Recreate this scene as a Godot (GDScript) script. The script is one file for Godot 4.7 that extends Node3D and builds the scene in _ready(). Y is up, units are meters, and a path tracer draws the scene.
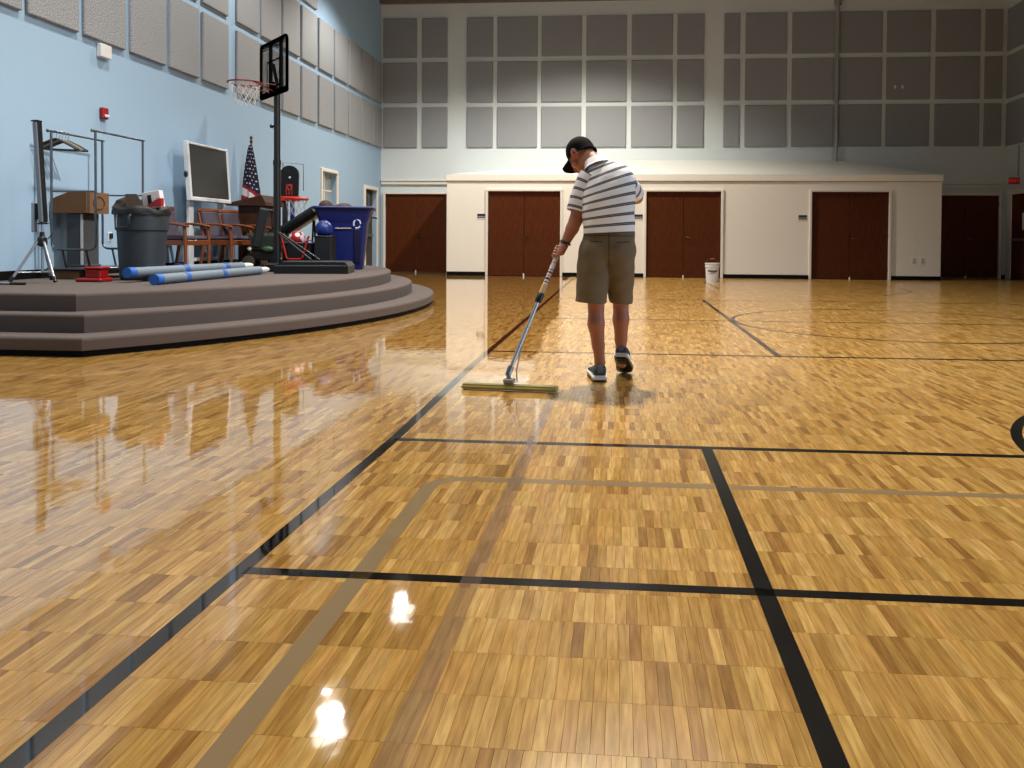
extends Node3D
# A gymnasium with a carpeted stage, seen while a man spreads floor finish with a T-bar.

const WALL_L := -6.573
const WALL_R := 9.829
const WALL_B := -22.15
const WALL_N := 4.2
const BOX_F := -20.634
const CEIL := 8.1
const STAGE := 0.456

var M := {}
var used := {}
var rng := RandomNumberGenerator.new()
var grain: FastNoiseLite

# ------------------------------------------------------------------ mesh builder
class MB:
	var v := PackedVector3Array()
	var n := PackedVector3Array()
	var uv := PackedVector2Array()
	var uv2 := PackedVector2Array()
	var c := PackedColorArray()
	var ix := PackedInt32Array()
	var t := Transform3D()

	func at(tr: Transform3D) -> MB:
		t = tr
		return self

	# flat polygon (fan), turned so that it faces away from the point inside
	func poly(pts: Array, inside: Vector3) -> void:
		var k := v.size()
		var m: Vector3 = Vector3.ZERO
		for p in pts:
			m += p
		m /= pts.size()
		var nn: Vector3 = (pts[2] - pts[0]).cross(pts[1] - pts[0])
		if nn.length_squared() < 1e-16 and pts.size() > 3:
			nn = (pts[3] - pts[0]).cross(pts[2] - pts[0])
		nn = nn.normalized()
		var flip := nn.dot(m - inside) < 0.0
		if flip:
			nn = -nn
		var wn := (t.basis * nn).normalized()
		for p in pts:
			v.append(t * p)
			n.append(wn)
			uv.append(Vector2.ZERO)
		for i in range(1, pts.size() - 1):
			if flip:
				ix.append_array([k, k + i + 1, k + i])
			else:
				ix.append_array([k, k + i, k + i + 1])

	func box(ctr: Vector3, size: Vector3, bev := 0.0, bas := Basis()) -> MB:
		var h := size * 0.5
		var b: float = minf(bev, 0.49 * minf(size.x, minf(size.y, size.z)))
		var keep := t
		t = t * Transform3D(bas, ctr)
		for a in 3:
			var e := (a + 1) % 3
			var f := (a + 2) % 3
			for s in [-1.0, 1.0]:
				var q := []
				for w in [[-1, -1], [1, -1], [1, 1], [-1, 1]]:
					var p := Vector3.ZERO
					p[a] = s * h[a]
					p[e] = w[0] * (h[e] - b)
					p[f] = w[1] * (h[f] - b)
					q.append(p)
				poly(q, Vector3.ZERO)
		if b > 0.0:
			for a in 3:
				var e := (a + 1) % 3
				var f := (a + 2) % 3
				for s in [-1.0, 1.0]:
					for r in [-1.0, 1.0]:
						var q := []
						for w in [[0, -1], [0, 1], [1, 1], [1, -1]]:
							var p := Vector3.ZERO
							p[e] = s * (h[e] - (b if w[0] == 1 else 0.0))
							p[f] = r * (h[f] - (0.0 if w[0] == 1 else b))
							p[a] = w[1] * (h[a] - b)
							q.append(p)
						poly(q, Vector3.ZERO)
			for s in [-1.0, 1.0]:
				for r in [-1.0, 1.0]:
					for w in [-1.0, 1.0]:
						poly([Vector3(s * h.x, r * (h.y - b), w * (h.z - b)), Vector3(s * (h.x - b), r * h.y, w * (h.z - b)), Vector3(s * (h.x - b), r * (h.y - b), w * h.z)], Vector3.ZERO)
		t = keep
		return self

	# a smooth sheet through rings of points; closed: the ring joins its own start
	func sheet(rings: Array, closed := true, uvs := [], out := 1.0) -> void:
		var k := v.size()
		var nr := rings.size()
		var m: int = rings[0].size()
		for i in nr:
			var ring: PackedVector3Array = rings[i]
			var up: PackedVector3Array = rings[mini(i + 1, nr - 1)]
			var dn: PackedVector3Array = rings[maxi(i - 1, 0)]
			for j in m:
				var jn := (j + 1) % m if closed else mini(j + 1, m - 1)
				var jp := (j - 1 + m) % m if closed else maxi(j - 1, 0)
				var du := ring[jn] - ring[jp]
				var dv := up[j] - dn[j]
				var nn := du.cross(dv) * out
				if nn.length_squared() < 1e-18:
					nn = Vector3.UP
				v.append(t * ring[j])
				n.append((t.basis * nn).normalized())
				uv.append(uvs[i][j] if uvs.size() > 0 else Vector2(float(j) / m, float(i) / maxf(1.0, nr - 1.0)))
		var last := m if closed else m - 1
		for i in nr - 1:
			for j in last:
				var a := k + i * m + j
				var b := k + i * m + (j + 1) % m
				var d := a + m
				var e := b + m
				if out > 0.0:
					ix.append_array([a, d, b, b, d, e])
				else:
					ix.append_array([a, b, d, b, e, d])

	func tube(pts: Array, rad, sides := 10, caps := true) -> MB:
		var rings := []
		var np := pts.size()
		var dirs := []
		for i in np:
			dirs.append((pts[mini(i + 1, np - 1)] - pts[maxi(i - 1, 0)]).normalized())
		var d0: Vector3 = dirs[0]
		var x := d0.cross(Vector3.UP if absf(d0.y) < 0.9 else Vector3.RIGHT).normalized()
		for i in np:
			var d: Vector3 = dirs[i]
			x = (x - d * x.dot(d)).normalized()
			var y := d.cross(x)
			var r: float = rad[i] if rad is Array else rad
			var ring := PackedVector3Array()
			for j in sides:
				var a := TAU * j / sides
				ring.append(pts[i] + (x * cos(a) + y * sin(a)) * r)
			rings.append(ring)
		sheet(rings, true)
		if caps:
			poly(Array(rings[0]), pts[0] + d0 * 0.01)
			poly(Array(rings[np - 1]), pts[np - 1] - dirs[np - 1] * 0.01)
		return self

	# profile of (radius, height) turned about y; every stretch is smooth round the axis and crisp along it
	func lathe(prof: Array, segs := 24, smooth := false) -> MB:
		var rings := []
		for p in prof:
			var ring := PackedVector3Array()
			for j in segs:
				var a := TAU * j / segs
				ring.append(Vector3(p.x * cos(a), p.y, -p.x * sin(a)))
			rings.append(ring)
		if smooth:
			sheet(rings, true)
		else:
			for i in rings.size() - 1:
				sheet([rings[i], rings[i + 1]], true)
		return self

	func ball(ctr: Vector3, rad: Vector3, segs := 18, rows := 10, bas := Basis()) -> MB:
		var keep := t
		t = t * Transform3D(bas, ctr)
		var rings := []
		for i in rows + 1:
			var a := PI * (float(i) / rows - 0.5)
			a = clampf(a, -PI * 0.4995, PI * 0.4995)
			var ring := PackedVector3Array()
			for j in segs:
				var b := TAU * j / segs
				ring.append(Vector3(cos(a) * cos(b) * rad.x, sin(a) * rad.y, -cos(a) * sin(b) * rad.z))
			rings.append(ring)
		sheet(rings, true)
		t = keep
		return self

	# polygon in the x-y plane, given depth along z
	func prism(pts: Array, depth: float, tr := Transform3D()) -> MB:
		var keep := t
		t = t * tr
		var flat := PackedVector2Array()
		for p in pts:
			flat.append(p)
		var tris := Geometry2D.triangulate_polygon(flat)
		var ctr := Vector2.ZERO
		for p in pts:
			ctr += p / pts.size()
		for s in [-0.5, 0.5]:
			for i in range(0, tris.size(), 3):
				var q := []
				for w in 3:
					var p: Vector2 = flat[tris[i + w]]
					q.append(Vector3(p.x, p.y, s * depth))
				poly(q, Vector3(q[0].x, q[0].y, 0))
		var cw := Geometry2D.is_polygon_clockwise(flat)
		for i in pts.size():
			var a: Vector2 = pts[i]
			var b: Vector2 = pts[(i + 1) % pts.size()]
			var side := (b - a).orthogonal().normalized() * (1.0 if not cw else -1.0)
			var mid := (a + b) * 0.5 + side * 0.001
			poly([Vector3(a.x, a.y, -depth / 2), Vector3(b.x, b.y, -depth / 2), Vector3(b.x, b.y, depth / 2), Vector3(a.x, a.y, depth / 2)], Vector3(mid.x, mid.y, 0))
		t = keep
		return self

	func mesh() -> ArrayMesh:
		var a := []
		a.resize(Mesh.ARRAY_MAX)
		a[Mesh.ARRAY_VERTEX] = v
		a[Mesh.ARRAY_NORMAL] = n
		if uv.size() == v.size():
			a[Mesh.ARRAY_TEX_UV] = uv
		if uv2.size() == v.size() and v.size() > 0:
			a[Mesh.ARRAY_TEX_UV2] = uv2
		if c.size() == v.size() and v.size() > 0:
			a[Mesh.ARRAY_COLOR] = c
		a[Mesh.ARRAY_INDEX] = ix
		var am := ArrayMesh.new()
		am.add_surface_from_arrays(Mesh.PRIMITIVE_TRIANGLES, a)
		return am

# ------------------------------------------------------------------ scene helpers
func numbered(called: String) -> String:
	used[called] = used.get(called, -1) + 1
	return called if used[called] == 0 else "%s_%03d" % [called, used[called]]

func put(called: String, mb: MB, m: Material, parent: Node = self) -> MeshInstance3D:
	var o := MeshInstance3D.new()
	o.name = numbered(called) if parent == self else called
	o.mesh = mb.mesh()
	o.material_override = m
	parent.add_child(o, true)
	return o

func thing(called: String, label: String, category: String, pos := Vector3.ZERO, turn := 0.0, group := "") -> Node3D:
	var o := Node3D.new()
	o.name = numbered(called)
	add_child(o)
	o.position = pos
	o.rotation.y = turn
	tag(o, label, category, group)
	return o

func tag(o: Node, label: String, category: String, group := "") -> void:
	o.set_meta("label", label)
	o.set_meta("category", category)
	if group:
		o.set_meta("group", group)

func struct_node(called: String, pos := Vector3.ZERO, turn := 0.0) -> Node3D:
	var o := Node3D.new()
	o.name = numbered(called)
	add_child(o)
	o.position = pos
	o.rotation.y = turn
	o.set_meta("kind", "structure")
	return o

func struct_mesh(called: String, mb: MB, m: Material) -> MeshInstance3D:
	var o := put(called, mb, m)
	o.set_meta("kind", "structure")
	return o

func mb() -> MB:
	return MB.new()

func mat(col: Color, rough := 0.7, metal := 0.0, spec := 0.5) -> StandardMaterial3D:
	var m := StandardMaterial3D.new()
	m.albedo_color = col
	m.roughness = rough
	m.metallic = metal
	m.metallic_specular = spec
	return m

func noise_tex(freq: float, ramp: Array, size := 512, oct := 4, type := FastNoiseLite.TYPE_SIMPLEX_SMOOTH, sd := 3) -> NoiseTexture2D:
	var nt := NoiseTexture2D.new()
	var f := FastNoiseLite.new()
	f.seed = sd
	f.noise_type = type
	f.frequency = freq
	f.fractal_octaves = oct
	nt.noise = f
	nt.width = size
	nt.height = size
	nt.seamless = true
	var g := Gradient.new()
	g.offsets = PackedFloat32Array([0.0, 1.0])
	g.colors = PackedColorArray([ramp[0], ramp[1]])
	nt.color_ramp = g
	return nt

func bump(m: StandardMaterial3D, freq: float, scale_cm: float, tri: float, oct := 3) -> void:
	m.heightmap_enabled = true
	m.heightmap_texture = noise_tex(freq, [Color.BLACK, Color.WHITE], 512, oct, FastNoiseLite.TYPE_SIMPLEX_SMOOTH, 11)
	m.heightmap_scale = scale_cm
	m.uv1_triplanar = true
	m.uv1_world_triplanar = true
	m.uv1_scale = Vector3.ONE * tri

func mottled(col: Color, spread: float, tri: float, freq := 0.03, rough := 0.8, oct := 4) -> StandardMaterial3D:
	var m := mat(Color.WHITE, rough)
	m.albedo_texture = noise_tex(freq, [col.darkened(spread), col.lightened(spread)], 512, oct)
	m.uv1_triplanar = true
	m.uv1_world_triplanar = true
	m.uv1_scale = Vector3.ONE * tri
	return m

func wood(a: Color, b: Color, rough: float, scale_xyz: Vector3) -> StandardMaterial3D:
	var m := mat(Color.WHITE, rough)
	m.albedo_texture = noise_tex(0.02, [a, b], 512, 5, FastNoiseLite.TYPE_SIMPLEX_SMOOTH, 7)
	m.uv1_triplanar = true
	m.uv1_world_triplanar = true
	m.uv1_scale = scale_xyz
	return m

# ------------------------------------------------------------------ the scene
func _ready() -> void:
	rng.seed = 4021
	camera_and_light()
	materials()
	room()
	floor_boards()
	court_lines()
	stage()
	left_wall_fittings()
	storage_box()
	back_doors()
	stage_things()
	hoop()
	play_things()
	bucket()
	spreader()
	person()

func camera_and_light() -> void:
	var cam := Camera3D.new()
	cam.name = "camera"
	cam.position = Vector3(0, 0.94, 0)
	cam.rotation = Vector3(-0.0217, 0.084, 0.0068)
	var near := 0.05
	var f := 825.97
	cam.set_frustum(768.0 / f * near, Vector2((512.0 - 552.0) / f, -(384.0 - 256.9) / f) * near, near, 80.0)
	add_child(cam)
	cam.current = true
	var we := WorldEnvironment.new()
	we.name = "environment"
	var e := Environment.new()
	e.background_mode = Environment.BG_COLOR
	e.background_color = Color(0.02, 0.02, 0.02)
	e.tonemap_mode = Environment.TONE_MAPPER_LINEAR
	e.tonemap_exposure = 1.2
	e.sdfgi_enabled = true
	e.ssao_enabled = true
	e.ssil_enabled = true
	we.environment = e
	add_child(we)
	# high-bay lamps in rows under the ceiling; the row over the far side of the hall is switched off
	var along := ["nearest the back wall", "second from the back wall", "third from the back wall", "farthest from the back wall"]
	for k in 4:
		high_bay(Vector3(-4.75, 7.3, -17.6 + 4.4 * k), [15.0, 11.0, 16.0, 5.0][k], Color(1.0, 0.98, 0.95), "glowing high-bay lamp above the stage, " + along[k])
	for k in 3:
		high_bay(Vector3([-1.0, -0.2, -0.2][k], 7.3, [-18.4, -8.2, -4.0][k]), [39.0, 66.0, 8.0][k], Color(1.0, 0.97, 0.92), "glowing high-bay lamp above the court, " + along[k])
	for k in 2:
		high_bay(Vector3(6.9, 7.3, -17.6 + 4.4 * k), 0.0, Color(1.0, 0.94, 0.84), "high-bay lamp switched off over the far side, " + along[k])
	# daylight through the tall windows in the side wall, across the hall towards the stage
	var day := AreaLight3D.new()
	day.name = "daylight"
	day.area_size = Vector2(6.0, 3.0)
	day.light_color = Color(0.72, 0.86, 1.0)
	day.light_energy = 28.0
	day.shadow_enabled = true
	add_child(day)
	day.position = Vector3(WALL_R - 0.05, 2.8, -3.0)
	day.rotation = Vector3(0, PI / 2, 0)

func high_bay(pos: Vector3, energy: float, col: Color, label: String) -> void:
	var lit := energy > 0.0
	var t := thing("ceiling_light", label, "lamp", pos, 0.0, "lit high-bay lamps" if lit else "unlit high-bay lamps")
	var shade := mat(Color(0.55, 0.55, 0.54), 0.5, 0.3)
	put("reflector", mb().lathe([Vector2(0.27, 0.0), Vector2(0.25, 0.07), Vector2(0.14, 0.2), Vector2(0.09, 0.36), Vector2(0.001, 0.36)], 20), shade, t)
	put("stem", mb().tube([Vector3(0, 0.36, 0), Vector3(0, CEIL - pos.y, 0)], 0.012, 6), shade, t)
	var lens := mat(Color(0.9, 0.9, 0.88), 0.4)
	if lit:
		lens.emission_enabled = true
		lens.emission = col
		lens.emission_energy_multiplier = 6.0
	put("lens", mb().lathe([Vector2(0.001, -0.03), Vector2(0.2, -0.02), Vector2(0.26, 0.01)], 20, true), lens, t)
	if lit:
		var l := SpotLight3D.new()
		l.name = "lamp_light"
		l.light_color = col
		l.light_energy = energy
		l.light_size = 0.15
		l.spot_angle = 69.0
		l.spot_angle_attenuation = 0.6
		l.spot_range = 60.0
		l.spot_attenuation = 2.0
		l.shadow_enabled = true
		t.add_child(l)
		l.position = Vector3(0, -0.3, 0)
		l.rotation = Vector3(-PI / 2, 0, 0)

func materials() -> void:
	M.wall_left = mat(Color(0.57, 0.68, 0.775), 0.75)
	M.wall = mat(Color(0.79, 0.82, 0.82), 0.75)
	M.wall_low = mat(Color(0.89, 0.87, 0.83), 0.7)
	M.trimwhite = mat(Color(0.86, 0.84, 0.8), 0.5)
	M.ceiling = mat(Color(0.5, 0.49, 0.46), 0.9)
	M.panel = mottled(Color(0.56, 0.575, 0.59), 0.36, 0.6, 0.15, 0.95, 2)
	M.panel.normal_enabled = false
	M.black_base = mat(Color(0.03, 0.03, 0.034), 0.7, 0.0, 0.25)
	M.door = wood(Color(0.25, 0.11, 0.033), Color(0.35, 0.17, 0.062), 0.55, Vector3(3.0, 0.25, 3.0))
	M.door.metallic_specular = 0.25
	M.chrome = mat(Color(0.75, 0.75, 0.76), 0.22, 1.0)
	M.dull_metal = mat(Color(0.55, 0.56, 0.58), 0.35, 0.9)
	M.brass = mat(Color(0.35, 0.27, 0.16), 0.4, 0.9)
	M.carpet = mottled(Color(0.255, 0.195, 0.175), 0.32, 4.0, 0.12, 0.98, 3)
	M.line = mat(Color(0.035, 0.035, 0.042), 0.5)
	M.taupe = mat(Color(0.55, 0.46, 0.33), 0.5)
	M.black_plastic = mat(Color(0.03, 0.03, 0.035), 0.42)
	M.grey_plastic = mat(Color(0.17, 0.2, 0.23), 0.5)
	M.white_plastic = mat(Color(0.82, 0.82, 0.82), 0.4)
	M.red = mat(Color(0.55, 0.03, 0.04), 0.42)
	M.cardboard = mottled(Color(0.42, 0.27, 0.14), 0.12, 2.0, 0.05, 0.85)
	M.darkcard = mottled(Color(0.22, 0.15, 0.11), 0.12, 2.0, 0.05, 0.85)
	M.chairwood = wood(Color(0.38, 0.185, 0.08), Color(0.5, 0.265, 0.12), 0.35, Vector3(6.0, 1.2, 6.0))
	M.lecternwood = wood(Color(0.17, 0.09, 0.045), Color(0.27, 0.15, 0.075), 0.4, Vector3(2.0, 0.5, 2.0))
	M.glass = mat(Color(0.85, 0.9, 0.92, 0.2), 0.05)
	M.glass.transparency = BaseMaterial3D.TRANSPARENCY_ALPHA

func room() -> void:
	var th := 0.3
	var w := WALL_R - WALL_L
	var d := WALL_N - WALL_B
	# left wall, with real openings for two windows and a door
	var holes := [[-18.58, -17.66, 1.35, 2.4], [-21.72, -20.72, 0.0, 2.2]]
	var b := mb()
	var z := WALL_N
	for k in [0, 1]:
		var hz: Array = holes[k]
		wall_z(b, hz[1], z, 0.0, CEIL)
		wall_z(b, hz[0], hz[1], hz[3], CEIL)
		if hz[2] > 0.0:
			wall_z(b, hz[0], hz[1], 0.0, hz[2])
		z = hz[0]
	wall_z(b, WALL_B - th, z, 0.0, CEIL)
	var wl := struct_mesh("wall_left", b, M.wall_left)
	var wb := struct_mesh("wall_back", mb().box(Vector3(WALL_L + w / 2, CEIL / 2, WALL_B - th / 2), Vector3(w, CEIL, th)), M.wall)
	# right wall, with the opening of the tall windows
	b = mb()
	var xr := WALL_R + th / 2
	b.box(Vector3(xr, CEIL / 2, (WALL_N + th) / 2), Vector3(th, CEIL, WALL_N + th))
	b.box(Vector3(xr, CEIL / 2, (WALL_B - th - 6.0) / 2), Vector3(th, CEIL, -6.0 - WALL_B + th))
	b.box(Vector3(xr, 0.65, -3.0), Vector3(th, 1.3, 6.0))
	b.box(Vector3(xr, (4.3 + CEIL) / 2, -3.0), Vector3(th, CEIL - 4.3, 6.0))
	var wr := struct_mesh("wall_right", b, M.wall)
	struct_mesh("wall_near", mb().box(Vector3(WALL_L + w / 2, CEIL / 2, WALL_N + th / 2), Vector3(w, CEIL, th)), M.wall)
	var win := struct_node("window_1", Vector3(WALL_R + 0.12, 2.8, -3.0))
	var sky := mat(Color(0.5, 0.6, 0.7), 0.6)
	sky.emission_enabled = true
	sky.emission = Color(0.72, 0.86, 1.0)
	sky.emission_energy_multiplier = 1.5
	for k in 4:
		put("window_pane", mb().box(Vector3(0.05, 0, -2.25 + 1.5 * k), Vector3(0.02, 3.0, 1.5)), sky, win)
	b = mb()
	for k in 5:
		b.box(Vector3(0, 0, -2.97 + 1.485 * k), Vector3(0.08, 3.0, 0.06), 0.006)
	for y in [-1.47, 0.3, 1.47]:
		b.box(Vector3(0, y, 0), Vector3(0.075, 0.06, 6.0), 0.006)
	put("window_frame", b, M.dull_metal, win)
	struct_mesh("ceiling", mb().box(Vector3(WALL_L + w / 2, CEIL + 0.15, WALL_N - d / 2), Vector3(w + 2 * th, 0.3, d + 2 * th)), M.ceiling)
	# beam along the head of the back wall
	struct_mesh("trim_1", mb().box(Vector3(WALL_L + w / 2, 7.4, WALL_B + 0.09), Vector3(w, 0.24, 0.18), 0.01), mat(Color(0.4, 0.36, 0.32), 0.7))
	# acoustic panels on the back wall
	var cols := [[-6.5, -5.57], [-5.43, -4.73], [-4.2, -3.49], [-3.37, -2.29], [-2.18, -1.1], [-0.98, 0.09], [0.22, 1.3], [1.42, 2.12], [2.64, 3.05], [3.19, 4.26], [4.39, 5.46], [5.6, 6.68], [6.79, 7.88], [8.01, 9.11], [9.23, 9.66]]
	var rows := [[3.399, 4.486], [4.61, 5.695], [5.821, 6.888]]
	for r in rows:
		for c in cols:
			panel_part(wb, Vector3((c[0] + c[1]) / 2, (r[0] + r[1]) / 2, WALL_B + 0.025), Vector3(c[1] - c[0], r[1] - r[0], 0.05))
	# the same along the left wall
	var zz := [[-8.54, -7.68], [-9.49, -8.63], [-10.43, -9.59], [-11.4, -10.55], [-12.33, -11.5], [-13.28, -12.45], [-14.46, -13.6], [-15.41, -14.56], [-16.34, -15.5], [-17.3, -16.45], [-18.31, -17.42], [-19.29, -18.42], [-20.26, -19.39], [-21.22, -20.35], [-22.07, -21.31]]
	for r in 3:
		for k in zz.size():
			if r == 2 and k > 9:
				continue
			var y0: float = [3.385, 4.585, 5.8][r]
			var y1: float = [4.45, 5.68, 6.87][r]
			panel_part(wl, Vector3(WALL_L + 0.025, (y0 + y1) / 2, (zz[k][0] + zz[k][1]) / 2), Vector3(0.05, y1 - y0, zz[k][1] - zz[k][0]))
	# and on the right wall
	for r in rows:
		for k in 6:
			panel_part(wr, Vector3(WALL_R - 0.025, (r[0] + r[1]) / 2, -21.6 + k * 1.2), Vector3(0.05, r[1] - r[0], 1.08))
	# baseboards
	b = mb().box(Vector3(WALL_L + 0.008, STAGE + 0.05, -10.8), Vector3(0.016, 0.1, 9.4))
	struct_mesh("baseboard_left", b, M.black_base)
	b = mb()
	for x in [[-4.73, -4.42], [WALL_L, -6.46], [9.68, WALL_R]]:
		b.box(Vector3((x[0] + x[1]) / 2, 0.05, WALL_B + 0.008), Vector3(x[1] - x[0], 0.1, 0.016))
	struct_mesh("baseboard_back", b, M.black_base)
	# moulding above the doors in the back wall
	b = mb()
	b.box(Vector3(-5.49, 2.44, WALL_B + 0.03), Vector3(2.14, 0.1, 0.06), 0.012)
	b.box(Vector3(-5.49, 2.5, WALL_B + 0.045), Vector3(2.14, 0.03, 0.09), 0.008)
	struct_mesh("trim_2", b, M.trimwhite)
	b = mb().box(Vector3(8.75, 2.36, WALL_B + 0.03), Vector3(2.15, 0.05, 0.06), 0.01)
	b.box(Vector3(8.75, 2.44, WALL_B + 0.02), Vector3(2.15, 0.03, 0.04), 0.006)
	struct_mesh("trim_3", b, M.trimwhite)
	# vertical pipe on the back wall with its couplings
	var p := thing("wall_pipe", "thin vertical metal conduit running up the panelled back wall", "pipe", Vector3(5.53, 3.02, WALL_B + 0.1))
	var pm := mat(Color(0.6, 0.61, 0.6), 0.45, 0.4)
	put("pipe", mb().tube([Vector3.ZERO, Vector3(0, CEIL - 3.02, 0)], 0.042, 12), pm, p)
	put("coupling", mb().tube([Vector3(0, 4.02, 0), Vector3(0, 4.5, 0)], 0.09, 12), pm, p)
	put("coupling", mb().tube([Vector3(0, 1.52, 0), Vector3(0, 1.6, 0)], 0.058, 12), pm, p)
	# two small white tags on one panel
	for k in 2:
		var tg := put("wall_tag", mb().box(Vector3(7.0 + 0.19 * k, 4.93, WALL_B + 0.056), Vector3(0.05, 0.09, 0.012), 0.004), M.white_plastic)
		tag(tg, "small white tag stuck on the panel, %s of a pair" % ["the one nearer the pipe", "the one farther from the pipe"][k], "tag", "tags on the acoustic panel")

func wall_z(b: MB, z0: float, z1: float, y0: float, y1: float) -> void:
	b.box(Vector3(WALL_L - 0.15, (y0 + y1) / 2, (z0 + z1) / 2), Vector3(0.3, y1 - y0, absf(z1 - z0)))

var panel_meshes := {}
func panel_part(parent: Node, ctr: Vector3, size: Vector3) -> void:
	var key := str(size.snapped(Vector3.ONE * 0.001))
	if not panel_meshes.has(key):
		panel_meshes[key] = mb().box(Vector3.ZERO, size, 0.012).mesh()
	var o := MeshInstance3D.new()
	o.name = "acoustic_panel"
	o.mesh = panel_meshes[key]
	o.material_override = M.panel
	parent.add_child(o, true)
	o.position = ctr

# ------------------------------------------------------------------ floor
func wet_edge(z: float) -> float:
	# how far to the right the fresh finish reaches
	if z > -5.03:
		return -0.40
	var pts := [[-5.03, -0.60], [-5.65, -0.623], [-6.36, -0.662], [-7.27, -0.705], [-8.67, -0.79], [-10.04, -0.791], [-12.69, -0.94], [-17.6, -1.243], [-22.2, -1.3]]
	for i in pts.size() - 1:
		if z > pts[i + 1][0]:
			return lerpf(pts[i][1], pts[i + 1][1], (pts[i][0] - z) / (pts[i][0] - pts[i + 1][0]))
	return -1.3

func floor_material() -> StandardMaterial3D:
	# roughness: fresh finish is a mirror, dried finish is satin. u runs along x, v along z.
	var wn := FastNoiseLite.new()
	wn.seed = 5
	wn.frequency = 0.9
	var dn := FastNoiseLite.new()
	dn.seed = 9
	dn.frequency = 0.6
	dn.fractal_octaves = 3
	var N := 1024
	var data := PackedByteArray()
	data.resize(N * N)
	var coat := PackedByteArray()
	coat.resize(N * N)
	for j in N:
		var z := -23.0 + 28.0 * (j + 0.5) / N
		var edge := wet_edge(z)
		for i in N:
			var x := -7.0 + 17.5 * (i + 0.5) / N
			var e := edge + wn.get_noise_2d(x * 2.0, z * 2.0) * (0.06 if z < -5.03 else 0.012)
			var wet := smoothstep(0.012, -0.012, x - e)
			var dry := 0.2 + 0.05 * dn.get_noise_2d(x * 3.0, z * 3.0)
			coat[j * N + i] = int(255.0 * lerpf(0.06, 1.0, wet))
			data[j * N + i] = int(255.0 * lerpf(dry, 0.045, wet))
	var img := Image.create_from_data(N, N, false, Image.FORMAT_L8, data)
	var m := mat(Color.WHITE, 1.0)
	m.roughness_texture = ImageTexture.create_from_image(img)
	m.roughness_texture_channel = BaseMaterial3D.TEXTURE_CHANNEL_RED
	m.vertex_color_use_as_albedo = true
	m.metallic_specular = 0.56
	m.clearcoat_enabled = true
	m.clearcoat = 0.6
	m.clearcoat_roughness = 0.04
	m.clearcoat_texture = ImageTexture.create_from_image(Image.create_from_data(N, N, false, Image.FORMAT_L8, coat))
	var ripple := NoiseTexture2D.new()
	var rn := FastNoiseLite.new()
	rn.seed = 23
	rn.frequency = 0.09
	rn.fractal_octaves = 2
	ripple.noise = rn
	ripple.width = 2048
	ripple.height = 2048
	ripple.as_normal_map = true
	ripple.bump_strength = 4.0
	m.normal_enabled = true
	m.normal_texture = ripple
	m.normal_scale = 0.01
	m.detail_enabled = true
	m.detail_blend_mode = BaseMaterial3D.BLEND_MODE_MUL
	m.detail_uv_layer = BaseMaterial3D.DETAIL_UV_2
	m.detail_albedo = noise_tex(0.012, [Color(0.78, 0.74, 0.68), Color(1, 1, 1)], 512, 5, FastNoiseLite.TYPE_SIMPLEX_SMOOTH, 17)
	return m

func plank_color() -> Color:
	var k := rng.randf()
	var c := Color(0.60, 0.35, 0.098)
	if k < 0.1:
		c = Color(0.39, 0.2, 0.05)
	elif k < 0.3:
		c = Color(0.51, 0.285, 0.075)
	elif k > 0.8:
		c = Color(0.69, 0.43, 0.14)
	var f := rng.randf_range(0.88, 1.12)
	return Color(c.r * f, c.g * f * rng.randf_range(0.97, 1.03), c.b * f)

func plank(b: MB, x0: float, x1: float, z0: float, z1: float, cut: bool) -> void:
	var col := plank_color()
	var g := Vector2(rng.randf(), rng.randf())
	var rough := 0.12 if x0 < wet_edge(z0) else (1.0 if z0 > -5.0 else 0.4)
	var tilt := Vector3(rng.randfn(0.0, 0.0009) * rough, 1.0, rng.randfn(0.0, 0.0005) * rough).normalized()
	var i := 0.0005 if cut else 0.0
	var k := b.v.size()
	var corners := [Vector3(x0 + i, 0, z0 + i), Vector3(x1 - i, 0, z0 + i), Vector3(x1 - i, 0, z1 - i), Vector3(x0 + i, 0, z1 - i)]
	for p in corners:
		b.v.append(p)
		b.n.append(tilt)
	b.ix.append_array([k, k + 1, k + 2, k, k + 2, k + 3])
	if cut:
		var low := [Vector3(x0, -0.0016, z0), Vector3(x1, -0.0016, z0), Vector3(x1, -0.0016, z1), Vector3(x0, -0.0016, z1)]
		for s in 4:
			var a := b.v.size()
			var e := (s + 1) % 4
			var nn: Vector3 = [Vector3(0, 1, -3), Vector3(3, 1, 0), Vector3(0, 1, 3), Vector3(-3, 1, 0)][s]
			for p in [corners[s], low[s], low[e], corners[e]]:
				b.v.append(p)
				b.n.append(nn.normalized())
			b.ix.append_array([a, a + 1, a + 2, a, a + 2, a + 3])
	while b.uv.size() < b.v.size():
		var p: Vector3 = b.v[b.uv.size()]
		b.uv.append(Vector2((p.x + 7.0) / 17.5, (p.z + 23.0) / 28.0))
		b.uv2.append(Vector2((p.x - x0) * 9.0 + g.x, (p.z - z0) * 0.9 + g.y))
		b.c.append(col)

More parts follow.
